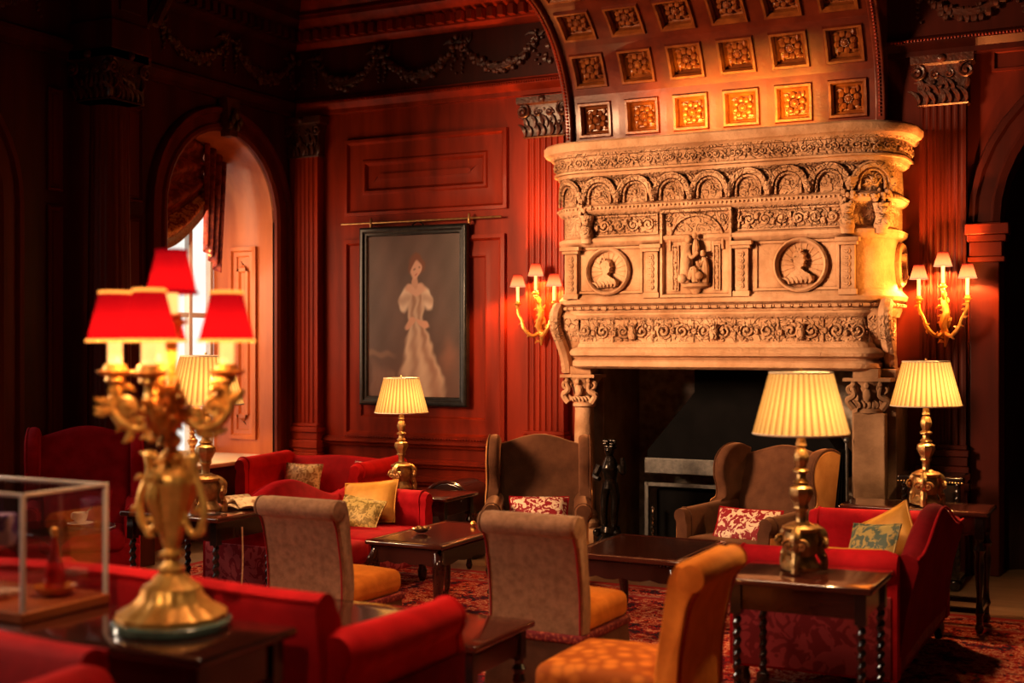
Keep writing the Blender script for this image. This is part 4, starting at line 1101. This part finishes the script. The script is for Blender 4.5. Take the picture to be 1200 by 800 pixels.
def mini_shade(t, x, y, z, rb, rt, h, mt, power, color, lining=None, pleat=0, candle='candle', cr=.013, ch=.10, metal='gold', rim=None):
    """candle sleeve, drip pan, shade and bulb of one branch; z = top of the arm"""
    m = MB(); m.lathe([(cr*.6, 0), (cr*1.4, .01), (cr*1.2, .02), (cr*2.3, .032), (cr*2.5, .038), (cr*1.6, .042), (cr*1.5, .055), (cr*1.15, .06)], (x, y, z), 14, lambda a, zz, r: 1+.06*cos(a*7)*(r > cr*2)); cup = m.build('drip_pan', metal, t)
    m = MB(); m.lathe([(cr, .055), (cr, .055+ch)], (x, y, z), 12); m.build('candle_sleeve', candle, t)
    zb = z+.055+ch-.012; m = MB()
    md = (lambda a, zz, r: 1+.02*cos(a*pleat)) if pleat else None
    m.lathe([(rb+(rt-rb)*i/5, zb+h*i/5) for i in range(6)], (0, 0, 0), max(32, pleat*4), md, caps=False); m.v = [(v[0], v[1], v[2]-zb) for v in m.v]
    s = m.build('lamp_shade', mt, t, angle=60, loc=(x, y, zb))
    for r, zz in ((rb, zb), (rt, zb+h)): m = MB(); m.tube([(r*cos(2*PI*i/28), r*sin(2*PI*i/28), zz-zb) for i in range(28)], .003 if rb < .07 else .005, 5, True); m.build('shade_rim', rim or mt, s)
    point_light(t, (x, y, zb+.024), power, color, .011)
def wall_sconce(label, loc, power):
    t = thing('wall_sconce', label, 'wall light', loc, 0, 'gilt wall lights flanking the fireplace')
    m = MB(); mp = lambda s, z, d=0: (s, -.03-d, z)
    m.tube(smooth([mp(0, -.17, .01), mp(.012, -.08, .03), mp(-.012, .0, .04), mp(.015, .08, .05), mp(-.005, .16, .04), mp(0, .24, .06)]), lerpl([.008, .022, .028, .026, .022, .012], 31), 8)
    for k in range(16): leaf(m, mp, .012*sin(k*2), -.14+.022*k, .05, (.6 if k % 2 else PI-.6)+random.uniform(-.5, .5), .011, .035)
    m.ball(mp(0, .02, .0), (.04, .03, .07), 8, 7); m.build('backplate', 'gold', t)
    for s in (-1, 1):
        m = MB(); P = smooth([(0, -.06, -.06), (s*.05, -.12, -.09), (s*.11, -.15, -.03), (s*.135, -.15, .04), (s*.165, -.15, .10), (s*.17, -.15, .15)])
        m.tube(P, lerpl([.018, .014, .016, .012, .014, .010], len(P)), 8)
        for i in range(3, len(P), 4): leaf(m, lambda a, b, d=0, p=P[i]: (p.x+a, p.y-d, p.z+b), 0, 0, .035, random.uniform(0, 6.2), .009, .006)
        m.build('arm', 'gold', t)
        mini_shade(t, s*.17, -.15, .145, .066, .036, .10, 'pinkshade', power, (1, .38, .10), pleat=16, ch=.14, cr=.013)
    m = MB(); P = smooth([(0, -.07, .18), (0, -.13, .20), (0, -.15, .22), (0, -.15, .245)]); m.tube(P, .012, 8); m.build('arm', 'gold', t)
    mini_shade(t, 0, -.15, .235, .066, .036, .10, 'pinkshade', power, (1, .38, .10), pleat=16, ch=.14, cr=.013)
    return t
# ------------------------------------------------------------------ placing everything
FZ = .018                                     # furniture stands on the carpet pile
# rug
m = MB(); m.box(.75, 7.6, -8.6, -1.62, 0, .012)
rug = m.build('rug', 'rug'); tag(rug, 'large red patterned carpet covering the middle of the floor', 'carpet')
m = MB()
def ringb(i, w, z):
    a, b, c, d = .75+i, 7.6-i, -8.6+i, -1.62-i
    for q in ((a, b, d-w, d), (a, b, c, c+w), (a, a+w, c+w, d-w), (b-w, b, c+w, d-w)): m.box(q[0], q[1], q[2], q[3], .012, z)
ringb(.0, .07, .0135); ringb(.36, .05, .0135); m.build('border_stripe', 'rug_edge', rug)
m = MB(); ringb(.07, .05, .0138); ringb(.30, .06, .0138); m.build('border_band', 'rug_pale', rug)
m = MB(); m.box(6.9, 9.2, -1.5, -.5, 0, .01)

# ---------------- painting and its rail
pt = thing('framed_painting', 'tall black framed oil painting of a figure in a pale gown on the panelling', 'painting', (1.375, -.05, 1.14))
m = MB(); mp = lambda s, z, d=0: (s, -d, z)
m.frame(mp, -.565, .565, 0, 1.63, [(0, 0), (0, .05), (.015, .06), (.04, .06), (.055, .045), (.075, .045), (.085, .03)], False); m.build('picture_frame', 'frame', pt, bevel=.004)
nx, nz = 130, 190; m = MB(); W, H = .96, 1.46
m.grid(lambda u, v: (-.48+W*u, -.028, .085+H*v), nx, nz)
cv = m.build('canvas', 'paint', pt)
def ss(a, b, x): t = max(0, min(1, (x-a)/(b-a))); return t*t*(3-2*t)
def mixc(a, b, t): return [a[i]+(b[i]-a[i])*t for i in range(3)]
def paint(u, v):
    u0, v0 = u, v
    u += .012*sin(v*31+u*9)+.006*sin(v*67-u*41); v += .008*sin(u0*37+v0*11)
    w = sin(u*13+v*7)*.5+sin(u*29-v*17)*.3
    c = mixc((.075, .042, .034), (.20, .12, .10), ss(-.1, 1.0, .55-.5*abs(u-.30)+.22*w))
    c = mixc(c, (.20, .10, .07), ss(.34, .05, v)*.8)
    for k in range(5):                                        # balustrade and shrubbery in the shade on the left
        c = mixc(c, (.34, .20, .15), ss(.045, .01, abs(u-.06-.055*k))*ss(.26-.02*k, .12, v)*.55)
    c = mixc(c, (.33, .19, .13), ss(.03, .005, abs(v-.27+.05*u))*ss(.34, .2, u)*.6)
    c = mixc(c, (.30, .13, .08), ss(.16, .0, math.hypot(u-.90, v-.24))*.7)
    fx = .53+.06*ss(.6, .0, v)                                # figure facing the viewer, long gown, both hands joined
    half = .10+.20*ss(.50, .0, v)
    if v < .66:
        g = ss(half, half*.70, abs(u-fx)); fold = .5+.5*sin((u-fx)/half*9+3*v+.8*w)
        c = mixc(c, mixc((.46, .30, .22), (.78, .64, .50), fold*.7+.25*w), g*.95)
    for s in (-1, 1):
        e = ((u-fx-s*.125+.02*s*(v-.6))/.062)**2+((v-.60)/.075)**2; c = mixc(c, mixc((.55, .40, .31), (.80, .68, .56), .5+.5*sin(v*60)), ss(1.3, .5, e))
        e = ((u-fx-s*.075)/.075)**2+((v-.475+.3*abs(u-fx))/.026)**2; c = mixc(c, (.70, .42, .30), ss(1.3, .5, e))
    e = ((u-fx)/.125)**2+((v-.665)/.038)**2; c = mixc(c, (.70, .46, .35), ss(1.3, .5, e))
    e = ((u-fx)/.034)**2+((v-.715)/.045)**2; c = mixc(c, (.62, .38, .28), ss(1.3, .6, e))
    e = ((u-fx)/.098)**2+((v-.815)/.072)**2; c = mixc(c, (.22, .075, .035), ss(1.25, .6, e))
    e = ((u-fx)/.056)**2+((v-.785)/.055)**2; c = mixc(c, (.72, .46, .35), ss(1.2, .6, e))
    for s in (-1, 1): c = mixc(c, (.20, .10, .07), ss(.014, .004, math.hypot(u-fx-s*.022, (v-.792)*1.5))*.8)
    c = mixc(c, (.50, .14, .11), ss(.016, .004, math.hypot((u-fx)*.8, (v-.757)*2))*.8)
    return c
ca = cv.data.color_attributes.new('paint', 'FLOAT_COLOR', 'POINT')
for i in range(nx+1):
    for j in range(nz+1): ca.data[i*(nz+1)+j].color = (*paint(i/nx, j/nz), 1)
rl = thing('picture_rail', 'thin brass hanging rail with two brackets above the painting', 'rail', (1.42, -.07, 2.815))
m = MB(); m.tube([(-.83, 0, .0), (.85, 0, .0)], .009, 8); m.build('rod', 'brass', rl)
for x in (-.50, .53):
    m = MB(); m.tube([(x, 0, -.01), (x, .07, -.01)], .008, 6); m.lathe([(.012, -.05), (.016, -.02), (.012, .03), (.006, .045)], (x, 0, 0), 10); m.build('bracket', 'brass', rl)
m = MB(); m.tube(smooth([(-.06, 0, -.04), (0, 0, -.005), (.06, 0, -.04)]), .006, 6); m.build('hook', 'bronze', rl)

# ---------------- window drapery
dr = thing('window_valance', 'crimson and gold swagged valance with cream fringe in the window arch', 'curtain', (-.45, -1.2, 2.7))
def swag(u, v):
    y = -.57+1.0*u; zt = .74-.0*u; zb = .30-.42*sin(PI*min(1, .15+u*.85))*(1-.25*u)
    yy = y-(-.0); a = (y-.15)/.74; top = .14+.74*math.sqrt(max(0.02, 1-a*a))
    z = top+(zb-top)*v
    return (.05*sin(v*22)*(.4+.6*sin(PI*u))+.02*v, y, z)
m = MB(); m.grid(swag, 24, 40); m.build('swag', 'drape', dr, solid=.008)
m = MB(); m.grid(lambda u, v: (swag(u, .80+.2*v)[0]+.02, *swag(u, .80+.2*v)[1:]), 24, 10); m.build('gold_edge', 'drapegold', dr)
m = MB()
for i in range(70):
    p = swag(i/69, 1); m.tube([(p[0]+.015, p[1], p[2]+.01), (p[0]+.02, p[1], p[2]-.09)], [.006, .008], 5)
o = m.build('fringe', 'fringe', dr)
m = MB(); m.grid(lambda u, v: (.05+.04*sin(u*20), .38+.28*u*(1-.25*v)-.02*v, .86-(.95+.25*u)*v), 40, 8); m.build('tail', 'drape', dr, solid=.008)
m = MB(); m.lathe([(.0, 0), (.02, .01), (.028, .06), (.012, .09), (.02, .11), (.008, .13)], (.06, .45, -.2), 10); m.build('tassel', 'fringe', dr)

# ---------------- seating
sofa('sofa', 'red velvet camel-back sofa right of the rug, its dark back towards the right edge', (5.93, -3.15, FZ), -PI/2, W=1.72, D=.82, Ha=.71, He=.71, Hp=.86, mt='red', outer='damask', backmat='reddark', rake=.10)
sofa('sofa', 'red camel-back sofa with damask sides behind the left taupe chair', (2.42, -2.93, FZ), PI/2, W=1.68, D=.74, Ha=.64, He=.60, Hp=.76, mt='red', outer='damask_lamplit', rake=.06, flare=.03)
sofa('sofa', 'red scroll-arm sofa against the panelling beneath the painting', (1.10, -1.12, 0), 0, W=1.30, D=.74, Ha=.75, He=.72, Hp=.74, mt='redbright', outer='red', rake=.05)
sofa('sofa', 'bright red sofa with its long back along the front table holding the candelabra', (4.275, -6.435, FZ), PI, W=1.95, D=.76, Ha=.80, He=.93, Hp=.95, mt='redbright', outer='reddark', rake=.08)
sofa('sofa', 'red sofa in the bottom left corner nearest the viewer', (4.08, -7.93, FZ), 0, W=1.94, D=.76, Ha=.86, He=.90, Hp=.93, mt='redbright', outer='red', rake=.08)
wing_chair('wing_chair', 'brown velvet wing chair left of the hearth behind the middle taupe chair', (3.53, -1.95, FZ), .42, W=.76, H=1.03)
wing_chair('wing_chair', 'brown velvet wing chair right of the hearth with tan outer sides', (5.02, -1.80, FZ), -.35, W=.82, H=1.0, D=.78)
wing_chair('wing_chair', 'dark crimson wing chair against the left wall', (.82, -3.50, FZ), .75, mt='red', outer='red', W=.80, H=1.10)
scroll_chair('upholstered_chair', 'taupe velvet scroll-back chair in the centre with pleated skirt', (4.84, -4.44, FZ), PI-.03)
scroll_chair('upholstered_chair', 'taupe velvet scroll-back chair left of the low table, beside the papers', (3.55, -4.44, FZ), PI-.03)
scroll_chair('upholstered_chair', 'amber velvet scroll-back chair with quilted seat in the right foreground', (5.585, -5.43, FZ), -PI/2, mt='orange', seat='quilt', skirt='orange', W=.52, D=.58, H=.905)

# ---------------- tables
coffee_table('coffee_table', 'dark low table with carved edge in front of the left red sofa', (3.38, -3.03, FZ), .54, .96, .50)
coffee_table('coffee_table', 'dark low table with cabriole legs between the wing chairs and the amber chair', (4.73, -2.98, FZ), .70, .84, .50)
twist_table('side_table', 'polished side table with twisted legs under the right-hand front lamp', 'table', (6.03, -4.42, FZ), .64, .52, .68)
twist_table('side_table', 'dark twist-legged table holding papers and lamp behind the taupe chair', 'table', (2.40, -4.15, FZ), .72, .58, .72)
twist_table('side_table', 'dark lamp table between the two red sofas under the painting', 'table', (2.50, -1.79, FZ), .68, .50, .575, leg='turned')
twist_table('side_table', 'dark turned-leg table behind the right red sofa carrying a lamp', 'table', (6.09, -1.98, FZ), .86, .44, .71, leg='turned')
twist_table('sofa_table', 'long polished table in the left foreground under the candelabra', 'table', (4.33, -7.14, FZ), 1.60, .44, .85, leg='turned')
twist_table('low_table', 'dark glossy low table behind the front red sofa reflecting a lampshade', 'table', (4.45, -5.33, FZ), 1.12, .54, .50, leg='turned', stretch=False)
# chest near the right pier
ch = thing('chest', 'small black carved chest beside the right side of the fireplace', 'chest', (5.99, -.66, 0))
m = MB(); m.rbox(-.19, .19, -.16, .16, .08, .74, .01); m.build('body', 'black', ch)
m = MB(); m.rbox(-.22, .22, -.19, .19, .74, .79, .012); m.build('lid', 'black', ch)
m = MB()
for i in range(22): m.ball((-.21+.02*i, -.19, .752), .008, 5, 4)
m.build('gold_beading', 'brass', ch)
m = MB(); m.frame(lambda s, z, d=0: (s, -.16-d, z), -.15, .15, .14, .68, PANEL[:5]); m.build('door', 'black', ch)
for sx in (-1, 1):
    m = MB(); barley(m, sx*.175, -.165, .1, .74, .02); m.build('twisted_column', 'black', ch)
    for sy in (-1, 1): m = MB(); m.ball((sx*.15, sy*.12, .045), (.04, .04, .045), 10, 7); m.build('foot', 'black', ch)
# glass-topped tea table at the left
tt = thing('tea_table', 'round glass-topped tea table at the left holding a white cup', 'table', (1.66, -4.55, FZ))
m = MB(); m.lathe([(.33, .600), (.335, .604), (.335, .612), (.33, .616)], (0, 0, 0), 40); m.build('glass_top', 'greenglass', tt)
m = MB(); m.lathe([(.03, .12), (.05, .2), (.03, .3), (.045, .42), (.025, .5), (.12, .58), (.14, .60)], (0, 0, 0), 16); m.build('pedestal', 'table', tt)
for k in range(3):
    a = 2*PI*k/3; m = MB(); m.tube(smooth([(.02*cos(a), .02*sin(a), .22), (.15*cos(a), .15*sin(a), .14), (.25*cos(a), .25*sin(a), .03), (.29*cos(a), .29*sin(a), .015)]), lerpl([.03, .024, .018, .015], 19), 8); m.build('leg', 'table', tt)

# ---------------- lamps
lamp('table_lamp', 'brass table lamp on the polished side table in the right foreground', (5.99, -4.41, .68+FZ), .99, 30)
lamp('table_lamp', 'brass table lamp at the far right on the table behind the red sofa', (6.15, -2.04, .71+FZ), .98, 42)
lamp('table_lamp', 'brass table lamp below the painting between the two red sofas', (2.28, -1.74, .575+FZ), .96, 30)
lamp('table_lamp', 'brass table lamp behind the candelabra on the papers table', (2.56, -4.30, .72+FZ), 1.01, 30)
lamp('table_lamp', 'smaller lamp with red-trimmed shade standing on the window sill', (-.24, -1.17, .66), .80, 20, trim='piping', style=1)
wall_sconce('gilt three-branch wall light right of the fireplace', (5.99, -.10, 1.85), 72)
wall_sconce('gilt three-branch wall light left of the fireplace on the fluted pilaster', (2.69, -.10, 1.86), 46)

# ---------------- candelabra
cd = thing('candelabra', 'tall gilt urn candelabra with red shades on the front left table', 'candelabra', (4.805, -7.10, .85+FZ))
ga = lambda a, z, r: 1+.03*cos(a*14)
m = MB(); cd.scale = (.985, .985, .975)
m.lathe([(.172, 0), (.178, .006), (.178, .024), (.170, .03)], (0, 0, 0), 40); m.build('marble_plinth', 'green', cd)
m = MB(); m.lathe([(.16, .03), (.162, .045), (.14, .06), (.12, .07), (.095, .095), (.085, .125), (.06, .14), (.05, .155), (.035, .165), (.04, .18), (.022, .195), (.018, .21)], (0, 0, 0), 56, ga); m.build('foot', 'gold', cd)
m = MB()
m.lathe([(.018, .205), (.034, .218), (.034, .226), (.02, .238), (.026, .25), (.034, .28), (.052, .34), (.066, .40), (.074, .43), (.078, .445), (.07, .465), (.045, .48), (.03, .49), (.034, .50), (.042, .51), (.03, .525), (.016, .54), (.028, .555), (.03, .57), (.014, .585)], (0, 0, 0), 48, ga); m.build('urn', 'gold', cd)
for s in (-1, 1):
    m = MB(); P = smooth([(s*.045, 0, .475), (s*.06, 0, .51), (s*.085, 0, .51), (s*.085, 0, .48), (s*.105, 0, .43), (s*.125, 0, .37), (s*.115, 0, .31), (s*.085, 0, .285), (s*.06, 0, .31), (s*.055, 0, .35)], 5)
    m.tube(P, lerpl([.008, .014, .016, .010, .011, .013, .011, .009, .008], len(P)), 8); m.ball((s*.085, 0, .515), .018, 8, 6)
    for i in range(5, len(P), 7): leaf(m, lambda a, b, d=0, p=P[i]: (p.x+a, p.y-d, p.z+b), 0, 0, .04, random.uniform(0, 6), .009, .004)
    m.build('handle', 'gold', cd)
for a in (-PI/2, PI/2):
    m = MB(); mp = lambda s, z, d=0: (s, (.06+d)*sin(a), z)
    m.tube(smooth([(0, .07*sin(a), .45), (.0, .085*sin(a), .40), (0, .062*sin(a), .34), (0, .05*sin(a), .29)]), lerpl([.016, .02, .014, .006], 19), 7); scroll(m, mp, 0, .455, .03, 1, 0, 1.3, .009, .02); m.build('swag_mount', 'gold', cd)
m = MB(); m.lathe([(.014, .58), (.02, .60), (.035, .615), (.04, .63), (.022, .65), (.016, .70), (.024, .72), (.014, .74), (.018, .86), (.026, .88), (.02, .90)], (0, 0, 0), 16)
for k in range(14): 
    a = k*.9; leaf(m, lambda s, z, d=0: ((.02+d)*cos(a)-s*sin(a), (.02+d)*sin(a)+s*cos(a), z), 0, .60+.008*k, .06, PI/2+.6*(-1)**k, .012, .006)
m.build('stem', 'gold', cd)
rot = math.radians(26.8)
for ang in (183, 118, -2, -97):
    a = math.radians(ang)+rot; ca, sa = cos(a), sin(a); m = MB()
    P = smooth([(.0, 0, .655), (.05*ca, .05*sa, .625), (.09*ca, .09*sa, .60), (.14*ca, .14*sa, .615), (.175*ca, .175*sa, .665), (.165*ca, .165*sa, .715), (.166*ca, .166*sa, .745)], 6)
    m.tube(P, lerpl([.012, .016, .014, .018, .014, .012, .014], len(P)), 9)
    for i in range(3, len(P)-1, 3):
        for g in range(2): leaf(m, lambda s, z, d=0, p=P[i]: (p.x+s*ca, p.y+s*sa-d, p.z+z), 0, 0, .05, random.uniform(0, 6.2), .012, random.uniform(-.012, .012))
    scroll(m, lambda s, z, d=0: (s*ca-d*sa, s*sa+d*ca, z), .13, .665, .032, 1, 0, 1.5, .012); scroll(m, lambda s, z, d=0: (s*ca-d*sa, s*sa+d*ca, z), .075, .645, .026, -1, 0, 1.4, .010)
    m.build('arm', 'gold', cd)
    mini_shade(cd, .166*ca, .166*sa, .735, .082, .045, .145, 'redshade', 16, (1, .42, .12), pleat=0, cr=.022, ch=.085, rim='redlining')
mini_shade(cd, 0, 0, .885, .074, .045, .125, 'redshade', 12, (1, .42, .12), pleat=0, cr=.020, ch=.08)

# ---------------- display case and what stands in it
dc = thing('display_case', 'clear glass display case on the left end of the front table', 'display case', (4.125, -7.10, .85+FZ))
x0, x1, y0, y1, h = -.28, .26, -.17, .165, .385
m = MB(); m.box(x0-.01, x1+.01, y0-.012, y1+.012, 0, .035); m.build('base', 'orange_wood', dc, bevel=.006)
for nm, q in (('front_pane', (x0, x1, y0, y0+.004)), ('back_pane', (x0, x1, y1-.004, y1)), ('side_pane', (x0, x0+.004, y0, y1)), ('side_pane', (x1-.004, x1, y0, y1))):
    m = MB(); m.box(*q, .035, h); m.build(nm, 'glass', dc)
m = MB(); m.box(x0, x1, y0, y1, h-.004, h); m.build('top_pane', 'glass', dc)
m = MB()
for sx in (x0, x1):
    for sy in (y0, y1): m.box(sx-.007, sx+.007, sy-.007, sy+.007, .03, h+.004)
for sy in (y0, y1): m.box(x0, x1, sy-.006, sy+.006, h-.008, h+.004)
for sx in (x0, x1): m.box(sx-.006, sx+.006, y0, y1, h-.008, h+.004)
m.build('edge_strip', 'acrylic', dc, bevel=.002)
m = MB(); m.box(x0+.01, .07, y0+.01, y1-.01, .195, .20); m.build('shelf', 'glass', dc)
bx = thing('gift_box', 'violet box with pale panel on the shelf inside the display case', 'box', (4.13, -7.16, 1.051+FZ))
m = MB(); m.rbox(-.07, .07, -.035, .035, 0, .10, .008); m.build('carton', 'violet', bx)
m = MB(); m.box(-.025, .025, -.038, -.035, .03, .085); m.build('label_panel', 'white', bx); bx.rotation_euler.z = .45
bk = MB(); bk.rbox(-.09, .09, -.06, .06, 0, .018, .004); bk = bk.build('book', 'paper', loc=(4.09, -7.13, .886+FZ)); tag(bk, 'small flat book on the floor of the display case', 'book')
bt = thing('bottle', 'red tapering bottle standing in an amber dish inside the display case', 'bottle', (4.262, -7.03, .906+FZ))
m = MB(); m.lathe([(.03, 0), (.034, .02), (.03, .06), (.016, .11), (.009, .15), (.009, .17)], (0, 0, 0), 16); m.build('body', 'redglass', bt)
m = MB(); m.lathe([(.011, .165), (.011, .19), (.005, .195)], (0, 0, 0), 12); m.build('cap', 'gold', bt)
m = MB(); m.lathe([(.03, 0), (.055, .01), (.07, .03), (.068, .03), (.05, .015), (.02, .012), (0.001, .012)], (0, 0, 0), 24); ds = m.build('dish', 'amber', loc=(4.262, -7.03, .886+FZ)); tag(ds, 'shallow amber dish under the red bottle in the display case', 'dish')

# ---------------- small things
cp = thing('teacup', 'white teacup with spoon on the glass-topped tea table', 'cup', (1.72, -4.42, .626+FZ))
m = MB(); m.lathe([(.022, 0), (.03, .008), (.042, .04), (.046, .065), (.044, .065), (.038, .035), (.02, .008), (.001, .008)], (0, 0, 0), 24); m.build('bowl', 'white', cp)
m = MB(); m.tube(smooth([(-.042, 0, .052), (-.07, 0, .05), (-.068, 0, .025), (-.038, 0, .02)]), .005, 6); m.build('handle', 'white', cp)
m = MB(); m.tube([(0, 0, .03), (.045, 0, .07), (.085, .01, .10)], [.004, .004, .008], 6); m.build('spoon', 'steel', cp)
sa_ = MB(); sa_.lathe([(.03, 0), (.045, .003), (.075, .012), (.073, .014), (.04, .006), (.001, .006)], (0, 0, 0), 28); sa_ = sa_.build('saucer', 'white', loc=(1.72, -4.42, .617+FZ)); tag(sa_, 'white saucer under the teacup on the glass-topped table', 'saucer')
for k, (x, y, z, r, lb) in enumerate(((2.62, -4.02, .721+FZ, .25, 'open printed booklet lying flat on the papers table'), (2.55, -3.98, .728+FZ, -.3, 'folded menu card propped on top of the open booklet'))):
    m = MB()
    for s in (-1, 1): m.grid(lambda u, v, s=s: (s*.15*u, -.10+.2*v, .006+.022*sin(PI*min(1, u*1.1))*(1 if k == 0 else 2.2)), 8, 2)
    o = m.build('booklet' if k == 0 else 'menu_card', 'paper', loc=(x, y, z), solid=.003); o.rotation_euler.z = r; tag(o, lb, 'booklet' if k == 0 else 'menu')
ash = thing('trinket_dish', 'small silver dish on the low table before the left sofa', 'dish', (3.28, -3.12, .506+FZ))
m = MB(); m.lathe([(.03, 0), (.04, .006), (.06, .024), (.066, .026), (.05, .012), (.001, .010)], (0, 0, 0), 20); m.build('bowl', 'steel', ash)
for k in range(5): m = MB(); m.ball((.03*cos(k*1.3), .03*sin(k*1.3), .026), .013, 7, 6); m.build('knob', 'brass', ash)
kn = MB(); kn.lathe([(.012, 0), (.02, .01), (.014, .025), (.004, .03)], (0, 0, 0), 12); kn = kn.build('bell', 'gold', loc=(3.42, -2.70, .505+FZ)); tag(kn, 'tiny gold bell at the far end of the left low table', 'bell')
fl_ = thing('lamp_flex', 'pale lamp cord with plug hanging beneath the papers table', 'cord', (2.74, -4.20, 0))
m = MB(); m.tube(smooth([(0, 0, .66), (.004, 0, .45), (-.006, .0, .28), (0, 0, .17)]), .005, 6); m.build('cord', 'fringe', fl_)
m = MB(); m.rbox(-.022, .022, -.015, .015, .10, .17, .01); m.build('plug', 'whiteplastic', fl_)

bxr = thing('storage_box', 'small dark round-topped box against the panelling behind the lamp table', 'box', (2.34, -.95, 0))
m = MB(); m.prism([(-.24, 0), (.24, 0), (.24, .36)]+[(.24*cos(PI*k/12), .36+.24*sin(PI*k/12)) for k in range(13)]+[(-.24, .36)], -.2, .2, 'y'); m.build('body', 'black', bxr, bevel=.015)
m = MB(); m.tube([(.245*cos(PI*k/12), -.20, .36+.245*sin(PI*k/12)) for k in range(13)], .014, 6); m.build('rim', 'table', bxr)
# cushions
cushion('cushion', 'gold brocade cushion at the left end of the sofa under the painting', (.80, -1.0, .405), 'goldleaf', .36, .28, .13, .3, .1)
cushion('cushion', 'cream and red floral cushion on the right of the sofa under the painting', (1.46, -1.08, .405), 'creamred', .38, .34, .14, .3, -.35, piping='red')
cushion('cushion', 'large gold silk cushion leaning on the far arm of the left sofa', (2.36, -2.36, .415), 'yellow', .42, .32, .15, .45, .1, roll=.12)
cushion('cushion', 'olive and gold brocade cushion in front of the gold silk one', (2.42, -2.58, .415), 'greengold', .34, .24, .12, .6, .1, roll=-.12)
cushion('cushion', 'crimson cushion with cream damask on the left hearth wing chair', (3.57, -2.03, .45), 'redcream', .42, .24, .13, .7, .42, piping='red')
cushion('cushion', 'cream and crimson damask cushion on the right hearth wing chair', (5.02, -2.04, .415), 'redcream', .44, .27, .14, .6, -.1, piping='red')
cushion('cushion', 'red cushion on the dark wing chair at the left wall', (.90, -3.64, .45), 'red', .44, .28, .13, .35, .75)
cushion('cushion', 'gold silk cushion standing at the far end of the right sofa', (6.02, -2.66, .415), 'yellow', .32, .32, .12, .3, -.5, roll=.55)
cushion('cushion', 'teal and gold brocade cushion in front of the tilted gold one', (5.96, -2.95, .415), 'teal', .34, .32, .12, .4, -.6, roll=.12)
cushion('cushion', 'long amber bolster cushion along the near arm of the right sofa', (5.98, -3.66, .415), 'yellow', .46, .32, .13, -.25, 0)

# ---------------- light, sky, camera
w = bpy.data.worlds.new('hall_light'); scn.world = w; w.use_nodes = True
bg = w.node_tree.nodes['Background']; bg.inputs[0].default_value = (1, .55, .35, 1); bg.inputs[1].default_value = .022
# daylight from the tall windows on the left side of the hall
area_light((.5, -5.9, 3.0), (4.5, -.6, 2.05), 1.2, 108, (1, .60, .33), 1.6, 60)
area_light((-.50, -1.25, 2.0), (.8, .1, 1.2), 1.0, 34, (1, .62, .36), 2.0)
area_light((.3, -7.6, 2.6), (4.6, -7.0, 1.2), 1.2, 60, (1, .80, .62), 2.0, 100)
# added overhead light without a fixture, brightening the tops of the seating
area_light((4.6, -6.0, 5.2), (4.5, -5.6, .5), 1.4, 72, (1, .60, .34), None, 100)
# concealed strip on top of the chimneypiece washing the cove
area_light((4.35, -.56, 3.36), (4.35, -.05, 3.62), 1.3, 14, (1, .52, .08), .10, 90)
sl = bpy.data.lights.new('added_side_spot', 'SPOT'); sl.energy = 140; sl.color = (1, .43, .08); sl.spot_size = math.radians(95); sl.spot_blend = .9; sl.shadow_soft_size = .08  # added spot without a fixture, brightens the right side of the chimneypiece
so = bpy.data.objects.new('added_side_spot', sl); COL.objects.link(so); so.location = (6.45, -.62, 2.15)
so.rotation_euler = (Vector((5.64, -.18, 2.42))-Vector(so.location)).to_track_quat('-Z', 'Y').to_euler()
s2 = bpy.data.lights.new('added_candelabra_spot', 'SPOT'); s2.energy = 260; s2.color = (1, .74, .46); s2.spot_size = math.radians(19); s2.spot_blend = 1; s2.shadow_soft_size = .12  # added spot without a fixture, brightens the candelabra
s2o = bpy.data.objects.new('added_candelabra_spot', s2); COL.objects.link(s2o); s2o.location = (5.6, -9.6, 3.6)
s2o.rotation_euler = (Vector((4.80, -7.1, 1.30))-Vector(s2o.location)).to_track_quat('-Z', 'Y').to_euler()
cam = bpy.data.cameras.new('camera'); co = bpy.data.objects.new('camera', cam); COL.objects.link(co)
co.location = (7.39, -10, 1.7); co.rotation_euler = (PI/2, 0, math.radians(26.8))
cam.sensor_width = 36; cam.lens = 44.94; cam.shift_y = .0025
cam.dof.use_dof = True; cam.dof.focus_distance = 8.8; cam.dof.aperture_fstop = 1.6
scn.camera = co
scn.view_settings.view_transform = 'Standard'; scn.view_settings.look = 'None'; scn.view_settings.exposure = .12; scn.view_settings.gamma = .87
scn.cycles.use_denoising = True; scn.cycles.sample_clamp_indirect = 4; scn.cycles.max_bounces = 8; scn.cycles.transparent_max_bounces = 24
scn.cycles.caustics_reflective = False; scn.cycles.caustics_refractive = False
